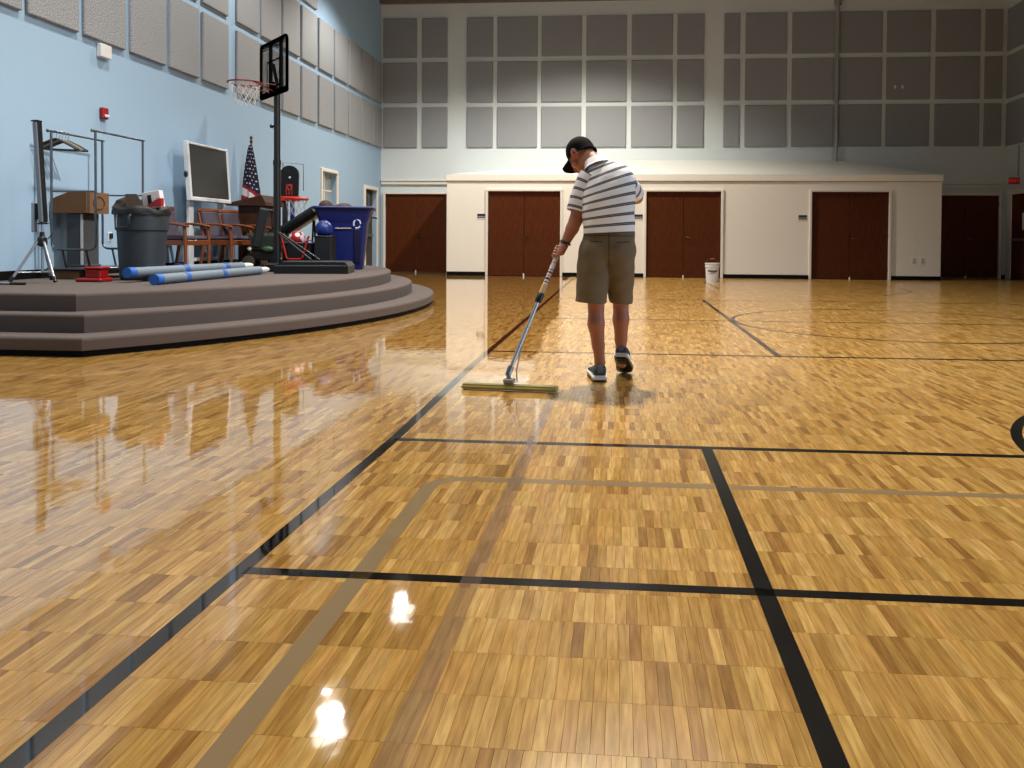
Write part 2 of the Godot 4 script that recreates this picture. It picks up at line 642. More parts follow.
func floor_boards() -> void:
	M.floor = floor_material()
	var w := WALL_R - WALL_L
	var fl := struct_mesh("floor", mb().box(Vector3(WALL_L + w / 2, -0.1016, (WALL_N + WALL_B) / 2), Vector3(w + 0.6, 0.2, WALL_N - WALL_B + 0.6)), mat(Color(0.09, 0.05, 0.02), 0.9))
	var rest := mb()
	var rowp := 0.1724
	var sw := 0.0268
	var single := 0
	var row := 0
	while WALL_N - row * rowp > WALL_B:
		var z1 := WALL_N - row * rowp
		var z0 := z1 - rowp
		var off := rng.randf() * sw
		var zc := (z0 + z1) / 2
		var x := WALL_L - off
		# stretch of this row that the picture shows
		var xl := -zc * -0.765
		xl = zc * 0.76
		var xr := -zc * 0.47
		while x < WALL_R:
			var fine: bool = zc < -1.0 and zc > -5.2 and x > xl - 0.3 and x < xr + 0.3
			if fine and zc < -1.28 and single < 300 and x > xl and x < xr:
				var one := mb()
				plank(one, x, x + sw, z0, z1, true)
				put("floor_strip", one, M.floor, fl)
				single += 1
			else:
				plank(rest, x, x + sw, z0, z1, fine)
			x += sw
		row += 1
	var o := put("parquet_strips", rest, M.floor, fl)
	o.set_meta("kind", "stuff")
	M.floor_node = fl

func line_quad(b: MB, pts: Array, width: float) -> void:
	# a painted stripe along a polyline on the floor
	var np := pts.size()
	var k := b.v.size()
	for i in np:
		var d: Vector2 = (pts[mini(i + 1, np - 1)] - pts[maxi(i - 1, 0)]).normalized()
		var s := Vector2(-d.y, d.x) * width / 2
		for q in [pts[i] + s, pts[i] - s]:
			b.v.append(Vector3(q.x, 0.0004, q.y))
			b.n.append(Vector3.UP)
			b.uv.append(Vector2((q.x + 7.0) / 17.5, (q.y + 23.0) / 28.0))
	for i in np - 1:
		var a := k + 2 * i
		b.ix.append_array([a, a + 1, a + 2, a + 1, a + 3, a + 2])

func court_lines() -> void:
	var fl: Node = M.floor_node
	for m in [M.line, M.taupe]:
		m.roughness = 1.0
		m.roughness_texture = M.floor.roughness_texture
		m.roughness_texture_channel = BaseMaterial3D.TEXTURE_CHANNEL_RED
		m.clearcoat_enabled = true
		m.clearcoat = 0.6
		m.clearcoat_roughness = 0.04
		m.clearcoat_texture = M.floor.clearcoat_texture
	# the raised edge that the spreader leaves beside its stroke
	var film := mat(Color(0.6, 0.5, 0.45, 0.22), 0.06)
	film.transparency = BaseMaterial3D.TRANSPARENCY_ALPHA
	var fb := mb()
	line_quad(fb, [Vector2(-0.407, 2.0), Vector2(-0.406, -1.4), Vector2(-0.404, -2.8), Vector2(-0.406, -3.7), Vector2(-0.4, -4.98)], 0.055)
	for i in fb.v.size():
		fb.v[i].y = 0.0012
	put("finish_edge", fb, film, fl)
	var runs := [
		[[Vector2(-1.075, 3.9), Vector2(-1.07, -1.4), Vector2(-1.052, -3.8), Vector2(-1.095, -6.0), Vector2(-1.1, -8.0), Vector2(-1.128, -15.0), Vector2(-1.14, -19.5)], 0.05],
		[[Vector2(0.39, 3.9), Vector2(0.39, -3.74)], 0.05],
		[[Vector2(1.278, -6.79), Vector2(1.278, -13.0)], 0.05],
		[[Vector2(1.9, -16.2), Vector2(1.84, -18.75)], 0.05],
		[[Vector2(-1.05, -2.228), Vector2(9.0, -2.228)], 0.047],
		[[Vector2(-1.05, -3.763), Vector2(9.0, -3.763)], 0.05],
		[[Vector2(-1.09, -6.813), Vector2(9.0, -6.813)], 0.06],
		[[Vector2(-1.1, -9.75), Vector2(9.0, -9.75)], 0.05],
		[[Vector2(-1.1, -13.05), Vector2(9.0, -13.05)], 0.05],
		[[Vector2(4.5, -14.6), Vector2(4.84, -15.1), Vector2(5.25, -15.6), Vector2(5.43, -15.96), Vector2(5.54, -16.8), Vector2(5.54, -18.1), Vector2(5.51, -19.5)], 0.05],
	]
	for r in runs:
		var b := mb()
		line_quad(b, r[0], r[1])
		put("court_line", b, M.line, fl)
	for c in [[3.59, -3.51, 1.795, 0.052], [3.14, -9.75, 1.83, 0.05]]:
		var pts := []
		for i in 97:
			var a := TAU * i / 96.0
			pts.append(Vector2(c[0] + c[2] * cos(a), c[1] + c[2] * sin(a)))
		var b := mb()
		line_quad(b, pts, c[3])
		put("court_circle", b, M.line, fl)
	var tp := [Vector2(-0.715, 3.9), Vector2(-0.718, -2.8)]
	for i in 9:
		var a := PI + PI / 2 * i / 8.0
		tp.append(Vector2(-0.6 + 0.118 * cos(a), -3.05 + 0.118 * sin(a)))
	tp.append(Vector2(-0.2, -3.168))
	tp.append(Vector2(0.36, -3.168))
	var b2 := mb()
	line_quad(b2, tp, 0.058)
	put("court_line", b2, M.taupe, fl).set_meta("label", "faded taupe court line")
	b2 = mb()
	line_quad(b2, [Vector2(0.42, -3.168), Vector2(9.0, -3.168)], 0.05)
	put("court_line", b2, M.taupe, fl).set_meta("label", "faded taupe court line")

# ------------------------------------------------------------------ stage
func tier_outline(k: int, inset := 0.0) -> PackedVector2Array:
	# the straight side, the corner and the bowed front of one step, from wall to wall
	var ctr := Vector2(-9.6, -10.45)
	var r: float = 7.0 - 0.31 * k - inset
	var half: float = [4.4, 4.12, 3.9][k] - inset
	var pts := PackedVector2Array()
	var ang := asin(half / r)
	for i in 8:
		pts.append(Vector2(lerpf(WALL_L + 0.002, ctr.x + r * cos(ang), i / 8.0), ctr.y + half))
	var n := 64
	for i in n + 1:
		var a := ang - 2.0 * ang * i / n
		pts.append(ctr + Vector2(r * cos(a), r * sin(a)))
	for i in 8:
		pts.append(Vector2(lerpf(ctr.x + r * cos(ang), WALL_L + 0.002, (i + 1) / 8.0), ctr.y - half))
	return pts

func slab(k: int, y0: float, y1: float, lip: float, grow := 0.0) -> MB:
	var b := mb()
	var prof := [[grow, y0], [grow, y1 - lip]]
	for i in range(1, 5):
		var a := PI / 2 * i / 4.0
		prof.append([grow + lip * (1.0 - cos(a)), y1 - lip + lip * sin(a)])
	var rings := []
	for p in prof:
		var ring := PackedVector3Array()
		for q in tier_outline(k, p[0]):
			ring.append(Vector3(q.x, p[1], q.y))
		rings.append(ring)
	# crisp corners where the straight sides meet the bow: three sheets
	var cuts := [0, 8, 72, 80]
	for s in 3:
		var part := []
		for ring in rings:
			part.append(ring.slice(cuts[s], cuts[s + 1] + 1))
		b.sheet(part, false, [], 1.0)
	var top := tier_outline(k, grow + lip)
	var tris := Geometry2D.triangulate_polygon(top)
	for i in range(0, tris.size(), 3):
		var q := []
		for w in 3:
			q.append(Vector3(top[tris[i + w]].x, y1, top[tris[i + w]].y))
		b.poly(q, q[0] - Vector3(0, 1, 0))
	return b

func stage() -> void:
	var t := thing("stage", "brown carpeted stage with three curved steps along the wall", "stage", Vector3.ZERO)
	put("base_strip", slab(0, 0.0, 0.05, 0.001), M.black_base, t)
	put("step", slab(0, 0.05, 0.152, 0.03, -0.012), M.carpet, t)
	put("step", slab(1, 0.152, 0.304, 0.03), M.carpet, t)
	put("platform", slab(2, 0.304, STAGE, 0.03), M.carpet, t)

# ------------------------------------------------------------------ fittings on the left wall
func opening_frame(n: Node, z0: float, z1: float, y0: float, y1: float, wide: float, floor_open: bool) -> void:
	var b := mb()
	var zc := (z0 + z1) / 2
	for z in [z0 - wide / 2, z1 + wide / 2]:
		b.box(Vector3(WALL_L + 0.015, (y0 + y1) / 2, z), Vector3(0.05, y1 - y0 + 2 * wide, wide), 0.006)
	b.box(Vector3(WALL_L + 0.017, y1 + wide / 2, zc), Vector3(0.052, wide, z1 - z0), 0.006)
	if not floor_open:
		b.box(Vector3(WALL_L + 0.017, y0 - wide / 2, zc), Vector3(0.052, wide, z1 - z0), 0.006)
	put("window_frame" if not floor_open else "door_frame", b, M.trimwhite, n)

func left_wall_fittings() -> void:
	var room_behind := mat(Color(0.5, 0.5, 0.47), 0.8)
	for k in 1:
		var z0 := -18.58
		var z1 := -17.66
		var n := struct_node("window_%d" % (k + 2))
		opening_frame(n, z0, z1, 1.35, 2.4, 0.07, false)
		put("window_pane", mb().box(Vector3(WALL_L - 0.12, 1.875, (z0 + z1) / 2), Vector3(0.012, 1.05, z1 - z0)), M.glass, n)
		var b := mb()
		b.box(Vector3(WALL_L - 0.12, 1.875, (z0 + z1) / 2), Vector3(0.03, 1.05, 0.03))
		b.box(Vector3(WALL_L - 0.12, 2.0, (z0 + z1) / 2), Vector3(0.03, 0.03, z1 - z0))
		put("glazing_bar", b, M.trimwhite, n)
		put("blind", mb().box(Vector3(WALL_L - 0.2, 1.875, (z0 + z1) / 2), Vector3(0.01, 1.05, z1 - z0)), room_behind, n)
	var dn := struct_node("door_5")
	opening_frame(dn, -21.72, -20.72, 0.0, 2.2, 0.09, true)
	var dark := mottled(Color(0.2, 0.16, 0.13), 0.2, 1.0)
	put("door_leaf", mb().box(Vector3(WALL_L - 0.13, 1.1, -21.22), Vector3(0.045, 2.2, 1.0), 0.004), dark, dn)
	put("door_glass", mb().box(Vector3(WALL_L - 0.105, 1.75, -21.22), Vector3(0.012, 0.7, 0.6)), mat(Color(0.1, 0.09, 0.09), 0.1), dn)
	put("push_bar", mb().box(Vector3(WALL_L - 0.07, 1.0, -21.22), Vector3(0.05, 0.06, 0.8), 0.01), M.dull_metal, dn)
	# fire alarm strobe
	var t := thing("fire_alarm", "small red fire alarm strobe high on the blue wall", "alarm", Vector3(WALL_L, 2.49, -9.98))
	put("housing", mb().box(Vector3(0.03, 0, 0), Vector3(0.06, 0.145, 0.115), 0.012), M.red, t)
	put("strobe_lens", mb().box(Vector3(0.068, -0.035, 0), Vector3(0.03, 0.04, 0.075), 0.01), M.white_plastic, t)
	# white box above it
	t = thing("wall_speaker", "small white wall-mounted box just below the acoustic panels", "speaker", Vector3(WALL_L, 3.27, -9.98))
	put("case", mb().box(Vector3(0.035, 0, 0), Vector3(0.07, 0.17, 0.22), 0.01), M.white_plastic, t)
	put("bracket", mb().box(Vector3(0.01, 0.02, -0.12), Vector3(0.02, 0.1, 0.05), 0.004), M.white_plastic, t)
	# power outlet low on the wall
	t = thing("power_outlet", "dark socket plate low on the wall behind the clothes rack", "outlet", Vector3(WALL_L, 0.93, -10.12))
	put("plate", mb().box(Vector3(0.006, 0, 0), Vector3(0.012, 0.12, 0.075), 0.003), M.white_plastic, t)
	put("plug", mb().box(Vector3(0.025, 0.01, 0), Vector3(0.03, 0.07, 0.05), 0.006), M.black_plastic, t)

# ------------------------------------------------------------------ the low room built against the back wall
func storage_box() -> void:
	var x0 := -4.416
	var x1 := 7.67
	var n := struct_node("wall_storage")
	var b := mb()
	# front wall in stretches between the three double doors
	var doors := [-3.366, 0.604, 4.614]
	var x := x0
	for dx in doors:
		b.box(Vector3((x + dx) / 2, 1.19, BOX_F - 0.1), Vector3(dx - x, 2.38, 0.2))
		b.box(Vector3(dx + 0.915, (2.134 + 2.38) / 2, BOX_F - 0.1), Vector3(1.83, 2.38 - 2.134, 0.2))
		x = dx + 1.83
	b.box(Vector3((x + x1) / 2, 1.19, BOX_F - 0.1), Vector3(x1 - x, 2.38, 0.2))
	for s in [x0 + 0.1, x1 - 0.1]:
		b.box(Vector3(s, 1.19, (BOX_F - 0.2 + WALL_B) / 2), Vector3(0.2, 2.38, BOX_F - 0.2 - WALL_B))
	put("front_wall", b, M.wall_low, n)
	# flat fascia and the hipped roof behind it
	b = mb()
	b.box(Vector3((x0 + x1) / 2, 2.47, BOX_F - 0.06), Vector3(x1 - x0 + 0.06, 0.16, 0.2), 0.01)
	put("fascia", b, M.wall_low, n)
	b = mb()
	var p := [Vector3(x0 - 0.03, 2.55, BOX_F + 0.04), Vector3(x1 + 0.03, 2.55, BOX_F + 0.04), Vector3(x1 + 0.03, 2.55, WALL_B), Vector3(5.6, 3.05, WALL_B), Vector3(0.2, 3.05, WALL_B), Vector3(x0 - 0.03, 2.55, WALL_B)]
	var below := Vector3(1, 0, -21)
	b.poly([p[0], p[1], p[3], p[4]], below)
	b.poly([p[0], p[4], p[5]], below)
	b.poly([p[1], p[2], p[3]], below)
	b.poly([p[0], p[1], p[2], p[5]], Vector3(1, 5, -21))
	b.poly([p[5], p[4], p[3], p[2]], Vector3(1, 2.7, 5))
	put("roof", b, mat(Color(0.83, 0.83, 0.8), 0.8), n)
	b = mb()
	x = x0
	for dx in doors + [x1 + 0.06]:
		b.box(Vector3((x + dx - 0.06) / 2, 0.05, BOX_F + 0.008), Vector3(dx - 0.06 - x, 0.1, 0.016))
		x = dx + 1.89
	put("baseboard", b, M.black_base, n)
	for k in 3:
		double_door("door_%d" % (k + 1), doors[k], BOX_F, 1.83)
	# plaques beside the doors, two lines each
	var xs := [-3.535, 0.412, 4.397]
	var by := ["first double door", "double door behind the man", "farthest double door of the low room"]
	for k in 3:
		var t := thing("door_plaque", "small dark two-line plaque beside the %s" % by[k], "sign", Vector3(xs[k], 1.51, BOX_F), 0.0, "plaques beside the doors")
		put("plate", mb().box(Vector3(0, 0.024, 0.006), Vector3(0.2, 0.062, 0.012), 0.002), mat(Color(0.16, 0.14, 0.16), 0.5), t)
		put("plate", mb().box(Vector3(0, -0.035, 0.006), Vector3(0.2, 0.032, 0.012), 0.002), mat(Color(0.3, 0.28, 0.29), 0.5), t)
		put("plate_edge", mb().box(Vector3(0, -0.012, 0.004), Vector3(0.215, 0.14, 0.008), 0.002), M.white_plastic, t)
	for k in 2:
		var t := thing("wall_outlet", "white socket plate low beside the farthest double door, %s" % ["the one nearer that door", "the one nearer the corner"][k], "outlet", Vector3(7.04 + 0.2 * k, 0.47, BOX_F), 0.0, "twin outlets")
		put("plate", mb().box(Vector3(0, 0, 0.005), Vector3(0.085, 0.13, 0.01), 0.003), M.white_plastic, t)
		for s in [-1, 1]:
			put("socket", mb().box(Vector3(0, s * 0.03, 0.011), Vector3(0.04, 0.036, 0.006), 0.002), mat(Color(0.6, 0.58, 0.55), 0.5), t)

func double_door(called: String, x: float, z: float, width: float, leaves := 2) -> void:
	var n := struct_node(called, Vector3(x, 0, z))
	var h := 2.134
	var fb := mb()
	fb.box(Vector3(-0.028, h / 2, 0.005), Vector3(0.06, h, 0.07), 0.008)
	fb.box(Vector3(width + 0.028, h / 2, 0.005), Vector3(0.06, h, 0.07), 0.008)
	fb.box(Vector3(width / 2, h + 0.028, 0.005), Vector3(width + 0.116, 0.06, 0.07), 0.008)
	put("door_frame", fb, M.trimwhite, n)
	var lw := width / leaves
	for k in leaves:
		var leaf := put("door_leaf", mb().box(Vector3(lw * (k + 0.5), h / 2 + 0.004, -0.05), Vector3(lw - 0.008, h - 0.016, 0.045), 0.004), M.door, n)
		var hx: float = 0.012 if k == 0 else width - 0.012
		for y in [0.25, 1.07, 1.9]:
			put("hinge", mb().tube([Vector3(hx, y - 0.055, -0.022), Vector3(hx, y + 0.055, -0.022)], 0.012, 8), M.brass, leaf)
	put("handle", mb().tube([Vector3(lw + 0.07, 1.0, -0.028), Vector3(lw + 0.07, 1.0, 0.03), Vector3(lw + 0.17, 1.0, 0.03)], 0.011, 8), M.brass, n)
	put("handle_plate", mb().lathe([Vector2(0.035, 0), Vector2(0.03, 0.012), Vector2(0.001, 0.012)], 14).at(Transform3D()), M.brass, n).transform = Transform3D(Basis(Vector3.RIGHT, PI / 2), Vector3(lw + 0.07, 1.0, -0.028))
	put("door_stop", mb().lathe([Vector2(0.02, 0), Vector2(0.02, 0.035), Vector2(0.014, 0.065), Vector2(0.001, 0.07)], 12).at(Transform3D()), M.white_plastic, n).position = Vector3(lw, 0, 0.02)

func back_doors() -> void:
	double_door("door_4", -6.43, WALL_B + 0.06, 1.7)
	double_door("door_6", 8.0, WALL_B + 0.06, 1.64)
	# dark doorway in the right wall with its frame, and the exit sign above it
	var n := struct_node("door_7", Vector3(WALL_R, 0, -21.2))
	var b := mb()
	b.box(Vector3(-0.02, 1.07, -0.62), Vector3(0.06, 2.14, 0.14), 0.01)
	b.box(Vector3(-0.02, 1.07, 0.62), Vector3(0.06, 2.14, 0.14), 0.01)
	b.box(Vector3(-0.03, 2.2, 0), Vector3(0.1, 0.12, 1.44), 0.01)
	put("door_frame", b, M.trimwhite, n)
	put("door_leaf", mb().box(Vector3(-0.015, 1.07, 0), Vector3(0.03, 2.13, 1.1), 0.004), M.door, n)
	put("notice", mb().box(Vector3(-0.034, 1.45, 0.15), Vector3(0.006, 0.42, 0.28)), M.white_plastic, n)
	put("push_bar", mb().box(Vector3(-0.07, 1.0, 0), Vector3(0.06, 0.07, 0.9), 0.012), M.dull_metal, n)
	var t := thing("exit_sign", "red lit exit sign mounted above the dark side door", "sign", Vector3(WALL_R, 2.46, -21.45))
	put("case", mb().box(Vector3(-0.14, 0, 0), Vector3(0.3, 0.19, 0.06), 0.012), M.white_plastic, t)
	var sm := mat(Color(0.35, 0.05, 0.03), 0.4)
	put("sign_face", mb().box(Vector3(-0.14, 0, 0.032), Vector3(0.27, 0.16, 0.006), 0.002), sm, t)
	var tm := TextMesh.new()
	var fnt := SystemFont.new()
	fnt.font_names = PackedStringArray(["Droid Sans"])
	fnt.font_weight = 700
	tm.font = fnt
	tm.text = "EXIT"
	tm.font_size = 24
	tm.pixel_size = 0.0048
	tm.depth = 0.004
	var lo := MeshInstance3D.new()
	lo.name = "lettering"
	lo.mesh = tm
	var lm := mat(Color(0.9, 0.25, 0.18), 0.4)
	lm.emission_enabled = true
	lm.emission = Color(1.0, 0.2, 0.12)
	lm.emission_energy_multiplier = 0.18
	lo.material_override = lm
	t.add_child(lo)
	lo.position = Vector3(-0.14, 0, 0.037)
	put("arm", mb().box(Vector3(-0.01, 0, 0), Vector3(0.02, 0.06, 0.05), 0.004), M.white_plastic, t)
	# conduit up to the sign
	var c := put("sign_conduit", mb().tube([Vector3(WALL_R - 0.03, 2.56, -21.45), Vector3(WALL_R - 0.03, 3.35, -21.45)], 0.018, 8), M.dull_metal)
	tag(c, "thin grey conduit rising from the exit sign up the wall", "conduit")

# ------------------------------------------------------------------ things on the stage
func stage_things() -> void:
	projector_screen()
	clothes_rack()
	trash_can()
	# padded poles lying on the carpet
	padded_pole("grey padded pole with blue bands lying on the stage, the rear of two", Vector3(-5.1, 0.56, -8.15), Vector3(-4.9, 0.56, -10.6), [0.0, 0.42, 0.8])
	padded_pole("grey padded pole with blue bands lying on the stage, the front of two", Vector3(-4.60, 0.51, -7.80), Vector3(-4.66, 0.51, -10.55), [0.0, 0.22, 0.56])
	for c in [[-6.15, -11.12, 1.4, "wooden armchair with purple upholstery half hidden by the grey trash can"], [-5.93, -12.0, 1.4, "middle one of the three wooden armchairs with purple upholstery"], [-5.9, -12.58, 1.4, "wooden armchair with purple upholstery standing beside the lectern"]]:
		armchair(Vector3(c[0], STAGE + 0.006, c[1]), c[2], c[3])
	display_board()
	lectern()
	flag()
	# low red thing and flat cartons
	var t := thing("red_stool", "small red plastic step stool in front of the clothes rack", "stool", Vector3(-5.56, STAGE, -8.3))
	put("base", mb().box(Vector3(0, 0.02, 0), Vector3(0.29, 0.04, 0.22), 0.012), M.red, t)
	put("column", mb().box(Vector3(0.03, 0.085, 0), Vector3(0.17, 0.1, 0.15), 0.012), M.red, t)
	put("top_plate", mb().box(Vector3(0.03, 0.145, 0), Vector3(0.2, 0.025, 0.17), 0.01), M.red, t)
	t = thing("flat_carton", "flat brown cardboard carton lying under the clothes rack", "box", Vector3(-6.22, STAGE, -8.95))
	put("carton", mb().box(Vector3(0, 0.045, 0), Vector3(0.36, 0.09, 0.4), 0.003), M.cardboard, t)
	put("tape", mb().box(Vector3(0, 0.0905, 0), Vector3(0.05, 0.002, 0.4)), M.darkcard, t)
	t = thing("red_tray", "flat red tray on the stage beside the chair legs", "tray", Vector3(-5.6, STAGE, -10.2))
	put("tray", mb().box(Vector3(0, 0.025, 0), Vector3(0.32, 0.05, 0.3), 0.012), M.red, t)
	put("rim", mb().box(Vector3(0, 0.052, 0), Vector3(0.36, 0.012, 0.34), 0.005), M.red, t)
	t = thing("tape_roll", "small blue and white roll sitting on the red tray", "tape", Vector3(-5.68, STAGE + 0.06, -10.2))
	put("roll", mb().lathe([Vector2(0.03, 0), Vector2(0.06, 0), Vector2(0.06, 0.04), Vector2(0.03, 0.04)], 16), M.white_plastic, t)
	put("band", mb().lathe([Vector2(0.05, 0.04), Vector2(0.062, 0.042), Vector2(0.055, 0.075), Vector2(0.001, 0.075)], 16), mat(Color(0.05, 0.08, 0.35), 0.5), t)
	# rod on the carpet in front of the tripod
	t = thing("metal_rod", "thin white and black rod lying on the stage by the tripod", "rod", Vector3(-6.0, STAGE + 0.014, -7.58))
	put("shaft", mb().tube([Vector3(-0.28, 0, -0.08), Vector3(0.06, 0, 0)], 0.013, 8), M.chrome, t)
	put("grip", mb().tube([Vector3(0.06, 0, 0), Vector3(0.22, 0, 0.01)], 0.014, 8), M.black_plastic, t)

func projector_screen() -> void:
	var h := Vector3(-5.92, 0, -8.0)
	var t := thing("projector_screen", "rolled-up projector screen case standing upright on a silver tripod", "projector screen", Vector3(h.x, STAGE, h.z))
	var steel := mat(Color(0.62, 0.64, 0.67), 0.35, 0.7)
	var grey := mat(Color(0.5, 0.52, 0.55), 0.4, 0.4)
	# case, leaning a little
	var b := mb()
	b.t = Transform3D(Basis(Vector3.BACK, 0.06), Vector3(-0.02, 1.13, 0))
	b.box(Vector3.ZERO, Vector3(0.062, 1.04, 0.075), 0.014)
	put("case", b, grey, t)
	b = mb()
	b.t = Transform3D(Basis(Vector3.BACK, 0.06), Vector3(-0.02, 1.13, 0))
	b.box(Vector3(0.031, 0.01, 0), Vector3(0.008, 1.04, 0.06), 0.002)
	b.box(Vector3(0, 0.525, 0), Vector3(0.07, 0.014, 0.085), 0.004)
	b.box(Vector3(0, -0.525, 0), Vector3(0.07, 0.014, 0.085), 0.004)
	put("end_cap", b, M.black_plastic, t)
	put("bracket", mb().box(Vector3(-0.085, 0.67, 0), Vector3(0.035, 0.3, 0.05), 0.006), steel, t)
	put("bracket_grip", mb().box(Vector3(-0.062, 0.73, 0), Vector3(0.016, 0.17, 0.04), 0.004), M.black_plastic, t)
	put("column", mb().tube([Vector3(0, 0.1, 0), Vector3(0, 0.68, 0)], 0.013, 10), steel, t)
	put("hub", mb().lathe([Vector2(0.02, 0.37), Vector2(0.05, 0.39), Vector2(0.045, 0.45), Vector2(0.025, 0.48), Vector2(0.022, 0.52), Vector2(0.001, 0.52)], 12), M.black_plastic, t)
	var feet := [Vector3(-0.17, 0, 0.25), Vector3(0.26, 0, 0.16), Vector3(-0.1, 0, -0.28)]
	for f in feet:
		var dir: Vector3 = f.normalized()
		put("leg", mb().tube([dir * 0.045 + Vector3(0, 0.42, 0), f * 0.9 + Vector3(0, 0.05, 0)], 0.014, 8), steel, t)
		put("foot", mb().tube([f * 0.88 + Vector3(0, 0.07, 0), f * 0.97 + Vector3(0, 0.02, 0)], 0.02, 8), M.black_plastic, t)
		put("brace", mb().tube([Vector3(0, 0.11, 0), f * 0.78 + Vector3(0, 0.11, 0)], 0.008, 6), steel, t)
	put("cord", mb().tube([Vector3(0.03, 0.46, 0.02), Vector3(0.09, 0.45, 0.03), Vector3(0.12, 0.5, 0.02)], 0.006, 6), M.black_plastic, t)

func clothes_rack() -> void:
	var x0 := -6.36
	var x1 := -5.84
	var z0 := -8.75
	var z1 := -9.66
	var t := thing("clothes_rack", "double-rail chrome clothes rack on a wheeled base", "clothes rack", Vector3(x0, STAGE, z0))
	var w := x1 - x0
	var d := z1 - z0
	var cm := mat(Color(0.42, 0.43, 0.45), 0.3, 0.85)
	for e in 2:
		var z := d * e
		var pts := [Vector3(0, 1.66, z), Vector3(0, 0.42, z)]
		for i in 5:
			var a := PI + PI / 2 * i / 4.0
			pts.append(Vector3(0.07 + 0.07 * cos(a), 0.40 + 0.07 * sin(a), z))
		for i in 5:
			var a := 1.5 * PI + PI / 2 * i / 4.0
			pts.append(Vector3(w - 0.07 + 0.07 * cos(a), 0.40 + 0.07 * sin(a), z))
		pts.append(Vector3(w, 1.66, z))
		put("end_frame", mb().tube(pts, 0.0135, 8), cm, t)
		put("crossbar", mb().tube([Vector3(0, 0.98, z), Vector3(w, 0.98, z)], 0.01, 8), cm, t)
		for x in [0.12, w - 0.12]:
			put("leg", mb().tube([Vector3(x, 0.34, z), Vector3(x + 0.05, 0.12, z)], 0.012, 8), M.black_plastic, t)
	for x in [0.0, w]:
		put("rail", mb().tube([Vector3(x, 1.65, 0.05), Vector3(x, 1.65, d - 0.03)], 0.0125, 8), cm, t)
		put("rail_end", mb().ball(Vector3(x, 1.65, 0.055), Vector3.ONE * 0.02, 10, 6), cm, t)
	put("base_shelf", mb().box(Vector3(w / 2, 0.112, d / 2), Vector3(w + 0.1, 0.024, absf(d) + 0.06), 0.006), cm, t)
	for s in [[0.0, 0.0], [w, 0.0], [0.0, d], [w, d]]:
		put("caster", mb().lathe([Vector2(0.001, -0.014), Vector2(0.04, -0.012), Vector2(0.045, 0), Vector2(0.04, 0.012), Vector2(0.001, 0.014)], 14), M.black_plastic, t).transform = Transform3D(Basis(Vector3.BACK, PI / 2), Vector3(s[0], 0.046, s[1]))
		put("caster_fork", mb().box(Vector3(s[0], 0.078, s[1]), Vector3(0.036, 0.05, 0.03), 0.004), cm, t)
	# hangers bunched at the near end of the rail by the wall
	var hm := mat(Color(0.07, 0.08, 0.07), 0.45)
	var wm := mat(Color(0.5, 0.46, 0.4), 0.4)
	var which := ["nearest the end of the rail", "second from the end of the rail", "third from the end of the rail", "fourth from the end of the rail", "fifth from the end, farthest along the rail"]
	for k in 5:
		var h := thing("clothes_hanger", "clothes hanger on the chrome rail, %s" % which[k], "hanger", Vector3(x0, STAGE + 1.6645, z0 - 0.07 - 0.05 * k), 0.55, "clothes hangers")
		var hook := []
		for i in 8:
			var a := -0.6 + PI * 1.25 * i / 7.0
			hook.append(Vector3(0.021 * cos(a), -0.019 + 0.021 * sin(a), 0))
		hook.push_front(Vector3(0.002, -0.09, 0))
		put("hook", mb().tube(hook, 0.0035, 6), M.chrome, h)
		var arms := [Vector3(-0.21, -0.2, 0), Vector3(-0.12, -0.145, 0), Vector3(-0.03, -0.1, 0), Vector3(0, -0.09, 0), Vector3(0.03, -0.1, 0), Vector3(0.12, -0.145, 0), Vector3(0.21, -0.2, 0)]
		put("arms", mb().tube(arms, 0.011, 8), hm if k != 2 else wm, h)
		put("bar", mb().tube([Vector3(-0.205, -0.205, 0), Vector3(0.205, -0.205, 0)], 0.006, 6), hm if k != 2 else wm, h)
	# pedestal on the rack's base, with a carton on it
	t = thing("grey_pedestal", "narrow grey box stand with a white strip under the cardboard carton", "stand", Vector3(-6.3, STAGE + 0.125, -9.2))
	var gm := mat(Color(0.24, 0.25, 0.27), 0.6)
	put("body", mb().box(Vector3(0, 0.31, 0), Vector3(0.2, 0.62, 0.3), 0.008), gm, t)
	put("strip", mb().box(Vector3(0.088, 0.31, 0.1505), Vector3(0.028, 0.6, 0.006)), M.white_plastic, t)
	put("base_plate", mb().box(Vector3(0, 0.012, 0), Vector3(0.23, 0.024, 0.33), 0.004), gm, t)
	t = thing("cardboard_box", "brown cardboard carton with a dark ring mark standing inside the rack", "box", Vector3(-6.32, STAGE + 0.746, -9.2))
	put("body", mb().prism([Vector2(-0.205, 0), Vector2(0.205, 0), Vector2(0.205, 0.245), Vector2(0.03, 0.245), Vector2(-0.205, 0.16)], 0.42), M.cardboard, t)
	put("flap", mb().box(Vector3(-0.088, 0.207, 0), Vector3(0.25, 0.008, 0.42), 0.0, Basis(Vector3.BACK, 0.347)), M.cardboard, t)
	put("seam", mb().box(Vector3(0.2055, 0.122, 0.17), Vector3(0.002, 0.24, 0.05)), M.darkcard, t)
	var ring := []
	for i in 25:
		ring.append(Vector3(0.206, 0.12 + 0.075 * sin(TAU * i / 24.0), -0.02 + 0.1 * cos(TAU * i / 24.0)))
	put("ring_mark", mb().tube(ring, 0.006, 6, false), M.black_plastic, t)

